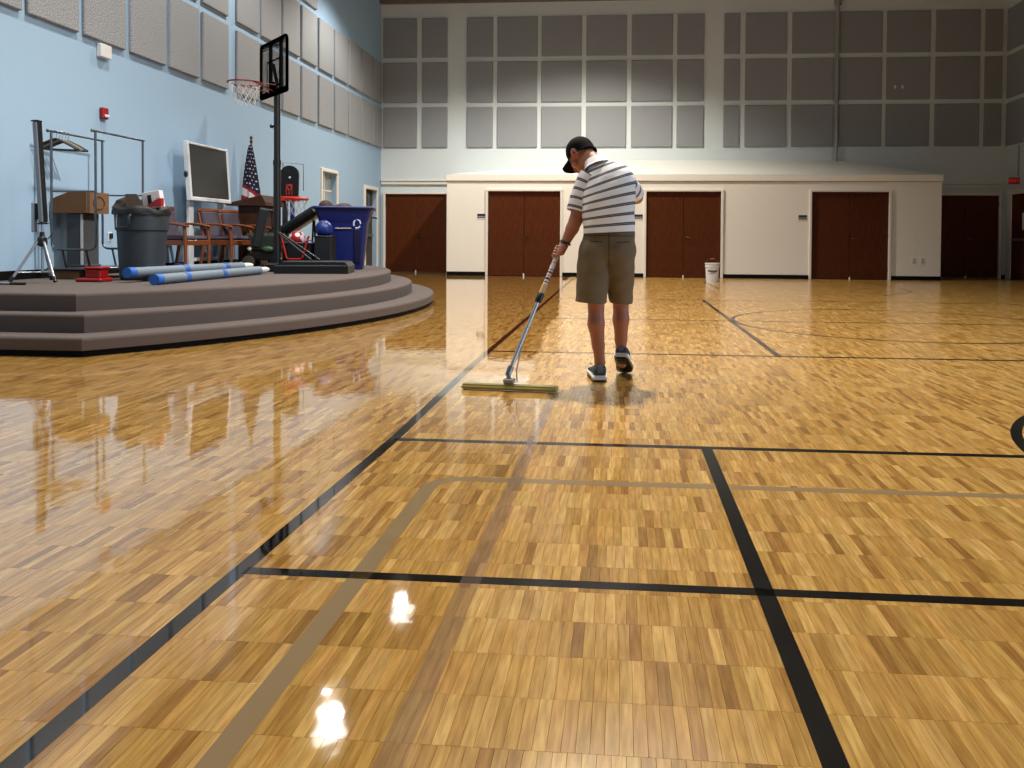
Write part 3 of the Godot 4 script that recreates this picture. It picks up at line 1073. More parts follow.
func trash_can() -> void:
	var t := thing("trash_can", "round grey plastic trash can filled to the brim on the stage", "trash can", Vector3(-5.33, STAGE, -8.8))
	var g: Material = M.grey_plastic
	t.scale = Vector3(0.93, 0.97, 0.93)
	put("body", mb().lathe([Vector2(0.001, 0.002), Vector2(0.23, 0.0), Vector2(0.245, 0.03), Vector2(0.275, 0.56), Vector2(0.292, 0.57), Vector2(0.3, 0.74), Vector2(0.314, 0.745), Vector2(0.316, 0.77), Vector2(0.3, 0.775), Vector2(0.285, 0.77), Vector2(0.28, 0.7)], 40), g, t)
	for s in [1.46, 4.6]:
		var hb := mb()
		hb.t = Transform3D(Basis(Vector3.UP, s), Vector3.ZERO)
		hb.tube([Vector3(0.298, 0.73, -0.085), Vector3(0.335, 0.725, -0.085), Vector3(0.335, 0.6, -0.085), Vector3(0.335, 0.59, 0.085), Vector3(0.335, 0.725, 0.085), Vector3(0.298, 0.73, 0.085)], 0.015, 8)
		put("handle", hb, g, t)
	var rings := []
	for k in 4:
		var ring := PackedVector3Array()
		for j in 40:
			var a := TAU * j / 40.0
			var r: float = [0.322, 0.32, 0.3, 0.27][k] + 0.006 * sin(a * 9.0 + k)
			ring.append(Vector3(r * cos(a), [0.755, 0.8, 0.835, 0.77][k] + 0.012 * sin(a * 5.0 + k * 0.5), -r * sin(a)))
		rings.append(ring)
	var bag := mb()
	bag.sheet(rings, true)
	put("bin_bag", bag, mat(Color(0.02, 0.02, 0.022), 0.55), t)
	put("rubbish", mb().ball(Vector3(0, 0.7, 0), Vector3(0.27, 0.1, 0.27), 20, 8), M.black_plastic, t)
	t = thing("torn_carton", "torn dark brown cardboard sticking out of the grey trash can", "cardboard", Vector3(-5.42, STAGE + 0.79, -8.75))
	put("panel", mb().prism([Vector2(-0.13, 0.0), Vector2(0.13, 0.0), Vector2(0.1, 0.12), Vector2(0.0, 0.15), Vector2(-0.1, 0.1)], 0.012, Transform3D(Basis(Vector3.RIGHT, -0.5), Vector3(-0.04, 0, 0.1))), M.darkcard, t)
	put("panel", mb().prism([Vector2(-0.05, 0.0), Vector2(0.17, -0.01), Vector2(0.05, 0.15), Vector2(-0.08, 0.15)], 0.012, Transform3D(Basis(Vector3.RIGHT, -0.25), Vector3(0.06, 0.01, 0.12))), M.darkcard, t)
	put("panel", mb().box(Vector3(-0.04, 0.05, -0.05), Vector3(0.24, 0.1, 0.2), 0.003, Basis(Vector3(0.2, 1, 0.1).normalized(), 0.3)), M.darkcard, t)
	t = thing("white_carton", "white printed carton sticking out of the grey trash can", "box", Vector3(-5.19, STAGE + 0.79, -8.79))
	put("carton", mb().box(Vector3(0, 0.08, 0), Vector3(0.21, 0.22, 0.08), 0.004, Basis(Vector3.BACK, 0.16)), M.white_plastic, t)
	put("print_panel", mb().box(Vector3(-0.02, 0.09, 0.0415), Vector3(0.045, 0.12, 0.002), 0.0, Basis(Vector3.BACK, 0.16)), M.black_plastic, t)
	t = thing("red_packet", "crumpled red packet at the rim of the grey trash can", "packet", Vector3(-5.11, STAGE + 0.81, -8.69))
	put("packet", mb().prism([Vector2(-0.1, 0), Vector2(0.08, 0), Vector2(0.08, 0.09), Vector2(0.02, 0.075)], 0.06), mat(Color(0.6, 0.07, 0.1), 0.45), t)
	put("seal", mb().box(Vector3(0.05, 0.088, 0), Vector3(0.06, 0.01, 0.05), 0.003), mat(Color(0.7, 0.2, 0.2), 0.45), t)

func padded_pole(label: String, a: Vector3, b: Vector3, bands: Array) -> void:
	var t := thing("padded_pole", label, "pole", a, 0.0, "padded poles")
	var d := b - a
	var blue := mat(Color(0.14, 0.36, 0.68), 0.5)
	put("sleeve", mb().tube([Vector3.ZERO, d * 0.9], 0.053, 18), mat(Color(0.42, 0.47, 0.52), 0.6), t)
	put("pole_tip", mb().tube([d * 0.89, d * 0.97, d], [0.04, 0.04, 0.03], 14), M.white_plastic, t)
	for k in bands:
		var p: Vector3 = d * (0.02 + 0.9 * k)
		put("band", mb().tube([p - d.normalized() * 0.04, p + d.normalized() * 0.04], 0.057, 18), blue, t)
	for k in [0.12, 0.75]:
		var p: Vector3 = d * k
		put("foot", mb().box(Vector3(p.x, STAGE - a.y + (a.y - STAGE) / 2 + p.y - 0.0, p.z), Vector3(0.07, a.y - STAGE, 0.05), 0.006), M.black_plastic, t)
	put("end_cap", mb().tube([-d.normalized() * 0.006, d.normalized() * 0.02], 0.055, 18), blue, t)

func armchair(pos: Vector3, turn: float, label: String) -> void:
	var t := thing("wooden_armchair", label, "chair", pos, turn, "armchairs on the stage")
	var fab: StandardMaterial3D = M.get_or_add("chair_fabric", mottled(Color(0.13, 0.095, 0.17), 0.3, 9.0, 0.2, 0.9, 2))
	var w := 0.245
	for s in [-1.0, 1.0]:
		put("leg", mb().tube([Vector3(s * w, 0, 0.25), Vector3(s * w, 0.42, 0.25), Vector3(s * w, 0.62, 0.23)], [0.02, 0.026, 0.022], 8), M.chairwood, t)
		put("leg", mb().tube([Vector3(s * (w - 0.02), 0, -0.3), Vector3(s * (w - 0.02), 0.4, -0.22), Vector3(s * (w - 0.03), 0.86, -0.34)], [0.02, 0.026, 0.02], 8), M.chairwood, t)
		var arm := mb()
		var rings := []
		for k in 7:
			var u := k / 6.0
			var z := lerpf(-0.27, 0.29, u)
			var y := 0.645 + 0.02 * sin(u * PI) - 0.03 * u * u
			var ring := PackedVector3Array()
			for q in [Vector2(-0.03, -0.014), Vector2(0.03, -0.014), Vector2(0.03, 0.012), Vector2(0.0, 0.018), Vector2(-0.03, 0.012)]:
				ring.append(Vector3(s * w + q.x, y + q.y, z))
			rings.append(ring)
		arm.sheet(rings, true)
		arm.poly(Array(rings[0]), Vector3(s * w, 0.64, 0))
		arm.poly(Array(rings[6]), Vector3(s * w, 0.64, 0))
		put("armrest", arm, M.chairwood, t)
		put("side_rail", mb().box(Vector3(s * (w - 0.012), 0.39, 0.01), Vector3(0.028, 0.07, 0.5), 0.006), M.chairwood, t)
	put("front_rail", mb().box(Vector3(0, 0.39, 0.25), Vector3(0.47, 0.07, 0.03), 0.006), M.chairwood, t)
	put("seat", mb().box(Vector3(0, 0.455, 0.0), Vector3(0.455, 0.075, 0.5), 0.028), fab, t)
	var tilt := Basis(Vector3.RIGHT, -0.25)
	put("backrest", mb().box(Vector3(0, 0.66, -0.265), Vector3(0.39, 0.4, 0.055), 0.022, tilt), fab, t)
	put("top_rail", mb().box(Vector3(0, 0.875, -0.325), Vector3(0.47, 0.06, 0.036), 0.014, tilt), M.chairwood, t)
	put("lower_rail", mb().box(Vector3(0, 0.48, -0.22), Vector3(0.42, 0.05, 0.03), 0.008, tilt), M.chairwood, t)

func display_board() -> void:
	var t := thing("display_board", "large dark screen in a white frame on a white floor stand", "display", Vector3(-6.3, STAGE, -12.13), PI / 2)
	# local x runs away along the wall reversed, local z out into the hall
	var white := mat(Color(0.78, 0.79, 0.8), 0.45)
	var tilt := Basis(Vector3.RIGHT, -0.07)
	var c := Vector3(0, 1.44, 0)
	put("screen", mb().box(c + Vector3(0, 0, 0.02), Vector3(1.14, 0.76, 0.03), 0.004, tilt), mat(Color(0.055, 0.055, 0.05), 0.3), t)
	var fr := mb()
	for s in [-1.0, 1.0]:
		fr.box(c + tilt * Vector3(s * 0.595, 0, 0.01), Vector3(0.05, 0.87, 0.075), 0.008, tilt)
	fr.box(c + tilt * Vector3(0, 0.41, 0.01), Vector3(1.19, 0.035, 0.075), 0.008, tilt)
	fr.box(c + tilt * Vector3(0, -0.405, 0.01), Vector3(1.19, 0.06, 0.08), 0.008, tilt)
	put("frame", fr, white, t)
	put("back_cover", mb().box(c + tilt * Vector3(0, 0, -0.02), Vector3(1.16, 0.84, 0.03), 0.006, tilt), white, t)
	for x in [-0.42, 0.5]:
		put("post", mb().box(Vector3(x, 0.55, -0.05), Vector3(0.13, 1.1, 0.05), 0.008), white, t)
		put("foot", mb().box(Vector3(x, 0.0225, -0.07), Vector3(0.07, 0.045, 0.28), 0.01), white, t)
	put("shelf", mb().box(Vector3(0.05, 0.66, -0.02), Vector3(0.9, 0.03, 0.14), 0.006), M.black_plastic, t)
	put("cross_rail", mb().box(Vector3(0.05, 0.14, -0.05), Vector3(0.9, 0.05, 0.04), 0.006), white, t)
	put("knob", mb().ball(c + Vector3(-0.63, -0.05, 0.0), Vector3(0.02, 0.05, 0.03), 10, 6), M.black_plastic, t)

func lectern() -> void:
	var t := thing("lectern", "dark brown wooden lectern with a broad slanted top by the flag", "lectern", Vector3(-6.04, STAGE, -13.22), PI / 2)
	var m: Material = M.lecternwood
	put("base", mb().box(Vector3(0, 0.04, 0), Vector3(0.62, 0.08, 0.46), 0.01), m, t)
	put("body", mb().box(Vector3(0, 0.53, 0), Vector3(0.52, 0.92, 0.36), 0.01), m, t)
	put("front_panel", mb().box(Vector3(0, 0.53, 0.186), Vector3(0.36, 0.7, 0.012), 0.004), wood(Color(0.13, 0.065, 0.03), Color(0.2, 0.11, 0.05), 0.4, Vector3(2, 0.5, 2)), t)
	for x in [-0.24, 0.24]:
		put("corner_post", mb().box(Vector3(x, 0.53, 0.185), Vector3(0.04, 0.92, 0.02), 0.004), m, t)
	# crown: a prism that slants back towards the speaker
	put("top", mb().prism([Vector2(-0.34, 0.0), Vector2(0.33, 0.0), Vector2(0.33, 0.05), Vector2(0.26, 0.17), Vector2(-0.34, 0.03)], 0.72, Transform3D(Basis(Vector3.UP, -PI / 2), Vector3(0, 0.99, 0))), m, t)

func flag() -> void:
	var t := thing("stars_and_stripes_flag", "American flag hanging furled on a pole behind the lectern", "flag", Vector3(-6.36, STAGE, -13.75))
	put("base", mb().lathe([Vector2(0.15, 0), Vector2(0.15, 0.02), Vector2(0.05, 0.06), Vector2(0.02, 0.1), Vector2(0.001, 0.1)], 18), M.brass, t)
	put("pole", mb().tube([Vector3(0, 0.08, 0), Vector3(0, 2.1, 0)], 0.014, 8), M.brass, t)
	put("finial", mb().lathe([Vector2(0.014, 2.09), Vector2(0.03, 2.12), Vector2(0.012, 2.15), Vector2(0.03, 2.19), Vector2(0.001, 2.23)], 12, true), M.brass, t)
	# cloth print: canton with stars, then stripes, as it falls in folds
	var im := Image.create(128, 256, false, Image.FORMAT_RGB8)
	var navy := Color(0.035, 0.05, 0.16)
	var red := Color(0.5, 0.05, 0.09)
	var white := Color(0.78, 0.74, 0.74)
	for y in 256:
		for x in 128:
			var s := (y + x * 0.55) / 26.0
			var c := red if int(floor(s)) % 2 == 0 else white
			if y < 168 - (x if x < 64 else 128 - x) * 0.5 and x < 84:
				c = navy
				var gx := fmod(x + (7.0 if int(y / 13.0) % 2 == 0 else 0.0), 14.0) - 7.0
				var gy := fmod(y, 13.0) - 6.5
				if absf(gx) + absf(gy) < 3.4:
					c = white
			im.set_pixel(x, y, c)
	var fm := mat(Color.WHITE, 0.85)
	fm.albedo_texture = ImageTexture.create_from_image(im)
	var rings := []
	var uvs := []
	for k in 25:
		var u := k / 24.0
		var y := 2.06 - 1.22 * u
		var r := 0.022 + 0.14 * pow(u, 0.8)
		var ring := PackedVector3Array()
		var us := PackedVector2Array()
		for j in 48:
			var a := TAU * j / 48.0
			var rr := r * (1.0 + 0.26 * sin(a * 5.0 + u * 1.6) + 0.12 * sin(a * 9.0 + 1.0))
			ring.append(Vector3(rr * cos(a) * 1.05 + 0.02 * u, y - 0.1 * u * (0.5 + 0.5 * cos(a + 0.8)), rr * sin(a) * 0.8 + 0.02))
			us.append(Vector2(j / 48.0, u))
		rings.append(ring)
		uvs.append(us)
	var b := mb()
	b.sheet(rings, true, uvs, 1.0)
	put("cloth", b, fm, t)

# ------------------------------------------------------------------ basketball hoop on the stage
func hoop() -> void:
	var t := thing("basketball_hoop", "portable basketball hoop on a tall black pole at the stage edge", "basketball hoop", Vector3(-4.87, STAGE, -11.35))
	var black: Material = M.black_plastic
	put("pole", mb().tube([Vector3(0, 0.02, 0), Vector3(0, 1.55, 0)], 0.05, 16), black, t)
	put("pole", mb().tube([Vector3(0, 1.5, 0), Vector3(0, 2.62, 0)], 0.045, 16), black, t)
	put("collar", mb().tube([Vector3(0, 1.5, 0), Vector3(0, 1.57, 0)], 0.055, 16), black, t)
	put("knob", mb().ball(Vector3(-0.07, 2.05, 0.02), Vector3(0.03, 0.03, 0.03), 10, 6), black, t)
	# backboard frame: local axes of the board. side runs from far-left to near-right, face looks at the left wall
	var side := Vector3(0.69, 0, 0.725).normalized()
	var face := Vector3(-0.725, 0, 0.69).normalized()
	var bc := Vector3(-0.04, 2.88, 0.02)
	var bas := Basis(side, Vector3.UP, -face)
	var bt := Transform3D(bas, bc)
	var hw := 0.5
	var hh := 0.365
	var b := mb().at(bt)
	var corners := []
	for q in [[1, 1, 0], [-1, 1, 1], [-1, -1, 2], [1, -1, 3]]:
		for i in 5:
			var a: float = PI / 2 * (q[2] + i / 4.0)
			corners.append(Vector3(q[0] * (hw - 0.06) + 0.06 * cos(a), q[1] * (hh - 0.06) + 0.06 * sin(a), 0))
	corners.append(corners[0])
	b.tube(corners, 0.023, 8, false)
	put("board_frame", b, black, t)
	put("board_pane", mb().at(bt).box(Vector3.ZERO, Vector3(hw * 2 - 0.04, hh * 2 - 0.04, 0.012)), M.glass, t)
	var grey := mat(Color(0.3, 0.33, 0.37), 0.5)
	b = mb().at(bt)
	for x in [-0.2, 0.2]:
		b.box(Vector3(x, 0.02, 0.03), Vector3(0.08, 0.68, 0.03), 0.004)
	put("board_bracket", b, grey, t)
	put("board_brace", mb().at(bt).box(Vector3(-0.02, -0.1, 0.03), Vector3(0.05, 0.36, 0.03), 0.004, Basis(Vector3.BACK, 0.5)), grey, t)
	b = mb().at(bt)
	b.box(Vector3(0, 0.32, -0.008), Vector3(0.9, 0.02, 0.006))
	b.box(Vector3(0, 0.285, -0.008), Vector3(0.9, 0.012, 0.006))
	for y in [0.09, -0.27]:
		b.box(Vector3(0, y, -0.008), Vector3(0.5, 0.022, 0.006))
	for x in [-0.24, 0.24]:
		b.box(Vector3(x, -0.09, -0.008), Vector3(0.022, 0.36, 0.006))
	put("target_marking", b, mat(Color(0.32, 0.1, 0.12), 0.5), t)
	put("board_pad", mb().at(bt).box(Vector3(0, -hh, 0), Vector3(1.02, 0.09, 0.06), 0.025), black, t)
	# rim, its plate and the net
	var rc := bc + face * 0.4 + Vector3(0, -0.27, 0)
	var ring := []
	for i in 33:
		var a := TAU * i / 32.0
		ring.append(rc + (side * cos(a) + face * sin(a)) * 0.228)
	var rimc := mat(Color(0.42, 0.06, 0.07), 0.45)
	put("rim", mb().tube(ring, 0.011, 8, false), rimc, t)
	b = mb()
	for s in [-0.12, 0.12]:
		b.tube([bc + side * s + Vector3(0, -0.27, 0), rc - face * 0.19 + side * s], 0.009, 6)
		b.tube([bc + side * s * 0.6 + Vector3(0, -0.36, 0), rc - face * 0.02 + side * s * 1.85], 0.008, 6)
	put("rim_bracket", b, rimc, t)
	put("rim_plate", mb().at(bt).box(Vector3(0, -0.3, -0.02), Vector3(0.16, 0.16, 0.03), 0.006), rimc, t)
	b = mb()
	for i in 12:
		for s in [-1, 1]:
			var pts := []
			for k in 5:
				var a: float = TAU * (i + s * 0.5 * k) / 12.0
				var r: float = [0.22, 0.185, 0.16, 0.14, 0.13][k]
				pts.append(rc + (side * cos(a) + face * sin(a)) * r + Vector3(0, -0.075 * k, 0))
			b.tube(pts, 0.0032, 4, false)
	put("net", b, mat(Color(0.75, 0.75, 0.76), 0.8), t)
	# lifting arms between pole and board
	b = mb()
	for y in [2.3, 2.56]:
		b.tube([Vector3(0.02, y, 0.0), bc - face * 0.03 + Vector3(0, y - 2.72, 0)], 0.016, 8)
	put("lift_arm", b, black, t)
	# ballast tank with wheels and struts
	var tank := mat(Color(0.05, 0.058, 0.068), 0.35)
	var tb := mb().at(Transform3D(Basis(Vector3.UP, 0.18), Vector3(0.74, 0, 0.42)))
	tb.prism([Vector2(-0.5, 0.0), Vector2(0.46, 0.0), Vector2(0.46, 0.1), Vector2(0.42, 0.155), Vector2(-0.4, 0.155), Vector2(-0.5, 0.11)], 0.62)
	put("ballast_tank", tb, tank, t)
	tb = mb().at(Transform3D(Basis(Vector3.UP, 0.18), Vector3(0.74, 0, 0.42)))
	for z in [-0.2, 0.0, 0.2]:
		tb.box(Vector3(0.0, 0.158, z), Vector3(0.8, 0.012, 0.1), 0.005)
	tb.box(Vector3(-0.02, 0.1, 0.312), Vector3(0.92, 0.03, 0.01), 0.004)
	put("tank_ribs", tb, mat(Color(0.13, 0.155, 0.185), 0.3), t)
	put("pole_foot", mb().box(Vector3(0.1, 0.06, 0.1), Vector3(0.4, 0.12, 0.3), 0.02, Basis(Vector3.UP, 0.18)), tank, t)
	for s in [0.0, 0.3]:
		put("strut", mb().tube([Vector3(0.04, 0.55, 0.03 + s * 0.2), Vector3(0.74, 0.17, 0.3 + s)], 0.014, 8), black, t)
	for s in [-0.16, 0.14]:
		put("wheel", mb().lathe([Vector2(0.001, -0.02), Vector2(0.05, -0.02), Vector2(0.055, 0), Vector2(0.05, 0.02), Vector2(0.001, 0.02)], 16), black, t).transform = Transform3D(Basis(Vector3.RIGHT, PI / 2), Vector3(-0.1, 0.055, 0.06 + s))

# ------------------------------------------------------------------ bin, games and balls beside the hoop
func play_things() -> void:
	var blue := mat(Color(0.012, 0.075, 0.33), 0.42)
	var t := thing("blue_bin", "big dark blue wheeled recycling bin at the far end of the stage", "bin", Vector3(-4.24, STAGE, -12.4), 0.25)
	# tapered tub
	var rings := []
	for k in [[0.0, 0.27, 0.26], [0.5, 0.325, 0.31], [0.72, 0.345, 0.33], [0.73, 0.36, 0.345], [0.86, 0.4, 0.37], [0.93, 0.42, 0.385]]:
		var ring := PackedVector3Array()
		for q in [[1, 1, 0], [-1, 1, 1], [-1, -1, 2], [1, -1, 3]]:
			for i in 4:
				var a: float = PI / 2 * (q[2] + i / 3.0)
				ring.append(Vector3(q[0] * (k[1] - 0.05) + 0.05 * cos(a), k[0], -(q[1] * (k[2] - 0.05) + 0.05 * sin(a))))
		rings.append(ring)
	var b := mb()
	b.sheet(rings, true)
	b.poly(Array(rings[0]), Vector3(0, 0.5, 0))
	put("tub", b, blue, t)
	var lipr := []
	for p in rings[5]:
		lipr.append(p * Vector3(1.03, 1, 1.03))
	lipr.append(lipr[0])
	put("rim", mb().tube(lipr, 0.024, 8, false), blue, t)
	put("filling", mb().box(Vector3(0, 0.86, 0), Vector3(0.74, 0.04, 0.68)), M.black_plastic, t)
	put("catch_bar", mb().tube([Vector3(-0.12, 0.62, 0.33), Vector3(0.12, 0.62, 0.33)], 0.014, 8), M.dull_metal, t)
	put("side_groove", mb().box(Vector3(0.2, 0.36, 0.315), Vector3(0.09, 0.5, 0.02), 0.006, Basis(Vector3.RIGHT, 0.1)), mat(Color(0.015, 0.04, 0.2), 0.4), t)
	for x in [-0.2, 0.2]:
		put("wheel", mb().lathe([Vector2(0.001, -0.03), Vector2(0.11, -0.03), Vector2(0.12, 0), Vector2(0.11, 0.03), Vector2(0.001, 0.03)], 18), M.black_plastic, t).transform = Transform3D(Basis(Vector3.BACK, PI / 2), Vector3(x, 0.12, -0.3))
	put("side_handle", mb().tube([Vector3(0.4, 0.8, 0.1), Vector3(0.47, 0.79, 0.1), Vector3(0.47, 0.79, -0.1), Vector3(0.4, 0.8, -0.1)], 0.014, 8), blue, t)
	# white round mark: a ring and two curved arrows
	var mk := mb().at(Transform3D(Basis(Vector3.RIGHT, 0.04), Vector3(0.2, 0.69, 0.338)))
	for s in 3:
		var arc := []
		for i in 7:
			var a := TAU * (s + 0.75 * i / 6.0) / 3.0
			arc.append(Vector3(0.05 * cos(a), 0.065 * sin(a), 0))
		mk.tube(arc, 0.013, 6)
	put("recycling_mark", mk, mat(Color(0.7, 0.75, 0.85), 0.5), t)
	# brown leather things heaped on top
	var brown := mottled(Color(0.2, 0.12, 0.085), 0.25, 3.0)
	var heap := [[-0.28, 0.94, 0.12, 0.1, 0.085, 0.1, "round brown leather glove on the heap at the blue bin's near corner"], [-0.02, 0.93, 0.08, 0.13, 0.07, 0.12, "largest brown leather glove in the middle of the blue bin's heap"], [0.25, 0.915, 0.05, 0.09, 0.045, 0.09, "flattened brown leather glove at the blue bin's far corner"]]
	for h in heap:
		var g := thing("leather_glove", h[6], "glove", t.transform * Vector3(h[0], h[1] - 0.05, h[2]), 0.3, "gloves in the blue bin")
		put("palm", mb().ball(Vector3(0, h[4] * 0.9, 0), Vector3(h[3], h[4], h[5]), 14, 8), brown, g)
		for k in 3:
			put("finger", mb().ball(Vector3(h[3] * (0.4 + 0.2 * k), h[4] * (1.3 - 0.25 * k), 0.03), Vector3(h[3] * 0.45, h[4] * 0.5, h[5] * 0.4), 10, 6), brown, g)
	# little arcade hoop
	t = thing("toy_hoop", "toy basketball hoop with black rounded backboard behind the blue bin", "toy hoop", Vector3(-5.76, STAGE, -13.95))
	var black: Material = M.black_plastic
	var pts := [Vector2(-0.155, 0), Vector2(0.155, 0), Vector2(0.165, 0.36)]
	for i in 9:
		var a := PI * i / 8.0
		pts.append(Vector2(0.165 * cos(a), 0.4 + 0.15 * sin(a)))
	pts.append(Vector2(-0.165, 0.36))
	put("backboard", mb().prism(pts, 0.04, Transform3D(Basis(), Vector3(0, 1.18, 0))), black, t)
	var gr := mat(Color(0.42, 0.42, 0.4), 0.5)
	var orange := mat(Color(0.75, 0.13, 0.05), 0.45)
	b = mb()
	b.box(Vector3(0, 1.4, 0.022), Vector3(0.11, 0.015, 0.006))
	for x in [-0.05, 0.05]:
		b.box(Vector3(x, 1.31, 0.022), Vector3(0.013, 0.19, 0.006))
	put("target_marking", b, orange, t)
	var lg := []
	for i in 17:
		lg.append(Vector3(0.005 + 0.032 * cos(TAU * i / 16.0), 1.345 + 0.04 * sin(TAU * i / 16.0), 0.024))
	b = mb()
	b.tube(lg, 0.01, 5, false)
	b.box(Vector3(0.0, 1.27, 0.024), Vector3(0.016, 0.09, 0.006))
	put("emblem", b, mat(Color(0.6, 0.25, 0.2), 0.5), t)
	put("emblem_dot", mb().ball(Vector3(0.01, 1.52, 0.022), Vector3(0.02, 0.02, 0.006), 10, 6), M.white_plastic, t)
	var rr := []
	for i in 25:
		rr.append(Vector3(0.2 + 0.19 * cos(TAU * i / 24.0), 1.14, 0.2 + 0.19 * sin(TAU * i / 24.0)))
	put("rim", mb().tube(rr, 0.02, 8, false), orange, t)
	put("rim_plate", mb().box(Vector3(0.02, 1.15, 0.03), Vector3(0.36, 0.09, 0.05), 0.012), orange, t)
	b = mb()
	for i in 10:
		for s in [-1, 1]:
			var np := []
			for k in 4:
				var a: float = TAU * (i + s * 0.5 * k) / 10.0
				var r: float = [0.185, 0.16, 0.14, 0.13][k]
				np.append(Vector3(0.2 + r * cos(a), 1.13 - 0.09 * k, 0.2 + r * sin(a)))
			b.tube(np, 0.0035, 4, false)
	put("net", b, mat(Color(0.7, 0.7, 0.7), 0.8), t)
	put("post", mb().box(Vector3(-0.09, 0.6, -0.02), Vector3(0.09, 1.2, 0.05), 0.008), mat(Color(0.2, 0.2, 0.22), 0.5), t)
	put("post", mb().box(Vector3(0.04, 0.6, -0.02), Vector3(0.07, 1.2, 0.05), 0.008), mat(Color(0.06, 0.16, 0.5), 0.45), t)
	put("base", mb().box(Vector3(0, 0.03, 0.02), Vector3(0.4, 0.06, 0.36), 0.012), black, t)
	put("rear_frame", mb().tube([Vector3(-0.17, 0.06, -0.12), Vector3(-0.17, 1.79, -0.12), Vector3(0.2, 1.76, -0.12), Vector3(0.2, 1.3, -0.12)], 0.009, 6), gr, t)
	# black padded board leaning over the crate
	t = thing("black_pad", "long black padded board tilted upward behind the hoop pole", "padded board", Vector3(-5.1, STAGE, -12.78))
	put("pad", mb().box(Vector3(0.0, 0.74, 0), Vector3(0.74, 0.15, 0.36), 0.05, Basis(Vector3.BACK, 0.56)), black, t)
	put("underframe", mb().box(Vector3(0.02, 0.66, 0), Vector3(0.6, 0.03, 0.2), 0.008, Basis(Vector3.BACK, 0.56)), M.dull_metal, t)
	for x in [-0.2, 0.22]:
		put("leg", mb().tube([Vector3(x, 0.0, 0.12), Vector3(x, 0.62 + x * 0.6, 0.02)], 0.016, 8), black, t)
		put("leg", mb().tube([Vector3(x, 0.0, -0.12), Vector3(x, 0.62 + x * 0.6, -0.02)], 0.016, 8), black, t)
	# green floor machine
	t = thing("floor_machine", "dark green wheeled floor machine with a tilted handle panel", "floor machine", Vector3(-5.5, STAGE, -12.35), 0.15)
	var green := mat(Color(0.09, 0.135, 0.1), 0.5)
	put("body", mb().box(Vector3(0.02, 0.4, 0), Vector3(0.6, 0.3, 0.34), 0.05), green, t)
	put("chassis", mb().box(Vector3(0.02, 0.2, 0), Vector3(0.5, 0.14, 0.3), 0.02), black, t)
	put("handle_panel", mb().box(Vector3(-0.02, 0.62, 0.16), Vector3(0.14, 0.62, 0.07), 0.025, Basis(Vector3.BACK, -0.2)), mat(Color(0.1, 0.12, 0.13), 0.5), t)
	put("handle_bar", mb().tube([Vector3(0.05, 0.9, 0.16), Vector3(0.2, 0.88, 0.16), Vector3(0.24, 0.7, 0.16), Vector3(0.1, 0.55, 0.16)], 0.014, 8), black, t)
	put("cap", mb().ball(Vector3(-0.18, 0.3, 0.17), Vector3(0.03, 0.03, 0.02), 10, 6), M.white_plastic, t)
	put("hose_port", mb().ball(Vector3(0.1, 0.3, 0.18), Vector3(0.09, 0.05, 0.04), 12, 6), mat(Color(0.2, 0.3, 0.22), 0.4), t)
	for x in [-0.2, 0.22]:
		for z in [-0.16, 0.16]:
			put("wheel", mb().lathe([Vector2(0.001, -0.025), Vector2(0.09, -0.025), Vector2(0.1, 0), Vector2(0.09, 0.025), Vector2(0.001, 0.025)], 18), mat(Color(0.22, 0.2, 0.18), 0.6) if x < 0 else M.black_plastic, t).transform = Transform3D(Basis(Vector3.RIGHT, PI / 2), Vector3(x, 0.1, z))
	# dark crate with a red tubular frame, balls in it
	t = thing("ball_crate", "black crate with a red tubular handle holding sports balls", "crate", Vector3(-4.64, STAGE, -11.66))
	var cr := mb()
	for s in [-1.0, 1.0]:
		cr.box(Vector3(s * 0.19, 0.2, 0), Vector3(0.02, 0.4, 0.36), 0.004)
		cr.box(Vector3(0, 0.2, s * 0.18), Vector3(0.4, 0.4, 0.02), 0.004)
	cr.box(Vector3(0, 0.012, 0), Vector3(0.38, 0.024, 0.36))
	put("tub", cr, black, t)
	put("handle", mb().tube([Vector3(-0.22, 0.5, 0.22), Vector3(-0.2, 0.46, 0.22), Vector3(-0.13, 0.2, 0.23), Vector3(-0.1, 0.17, 0.23), Vector3(0.08, 0.17, 0.23), Vector3(0.11, 0.2, 0.23), Vector3(0.18, 0.46, 0.22), Vector3(0.2, 0.5, 0.22)], 0.016, 8), mat(Color(0.6, 0.05, 0.06), 0.4), t)
	put("rim", mb().tube([Vector3(-0.2, 0.4, 0.19), Vector3(0.2, 0.4, 0.19), Vector3(0.2, 0.4, -0.19), Vector3(-0.2, 0.4, -0.19), Vector3(-0.2, 0.4, 0.19)], 0.012, 6), black, t)
	t = thing("dark_tub", "dark grey square tub between the crate and the blue bin", "tub", Vector3(-4.28, STAGE, -11.66))
	cr = mb()
	for s in [-1.0, 1.0]:
		cr.box(Vector3(s * 0.11, 0.25, 0), Vector3(0.016, 0.5, 0.24), 0.004)
		cr.box(Vector3(0, 0.25, s * 0.12), Vector3(0.236, 0.5, 0.016), 0.004)
	cr.box(Vector3(0, 0.01, 0), Vector3(0.22, 0.02, 0.23))
	put("tub", cr, mat(Color(0.06, 0.075, 0.1), 0.45), t)
	put("rim", mb().tube([Vector3(-0.12, 0.5, 0.13), Vector3(0.12, 0.5, 0.13), Vector3(0.12, 0.5, -0.13), Vector3(-0.12, 0.5, -0.13), Vector3(-0.12, 0.5, 0.13)], 0.012, 6), M.black_plastic, t)
	ball(Vector3(-4.7, STAGE + 0.46, -11.64), 0.12, Color(0.5, 0.05, 0.09), Color(0.75, 0.7, 0.72), "red and white ball in the black crate")
	ball(Vector3(-4.54, STAGE + 0.35, -11.72), 0.095, Color(0.08, 0.12, 0.4), Color(0.6, 0.6, 0.72), "blue and white patterned ball in the black crate")
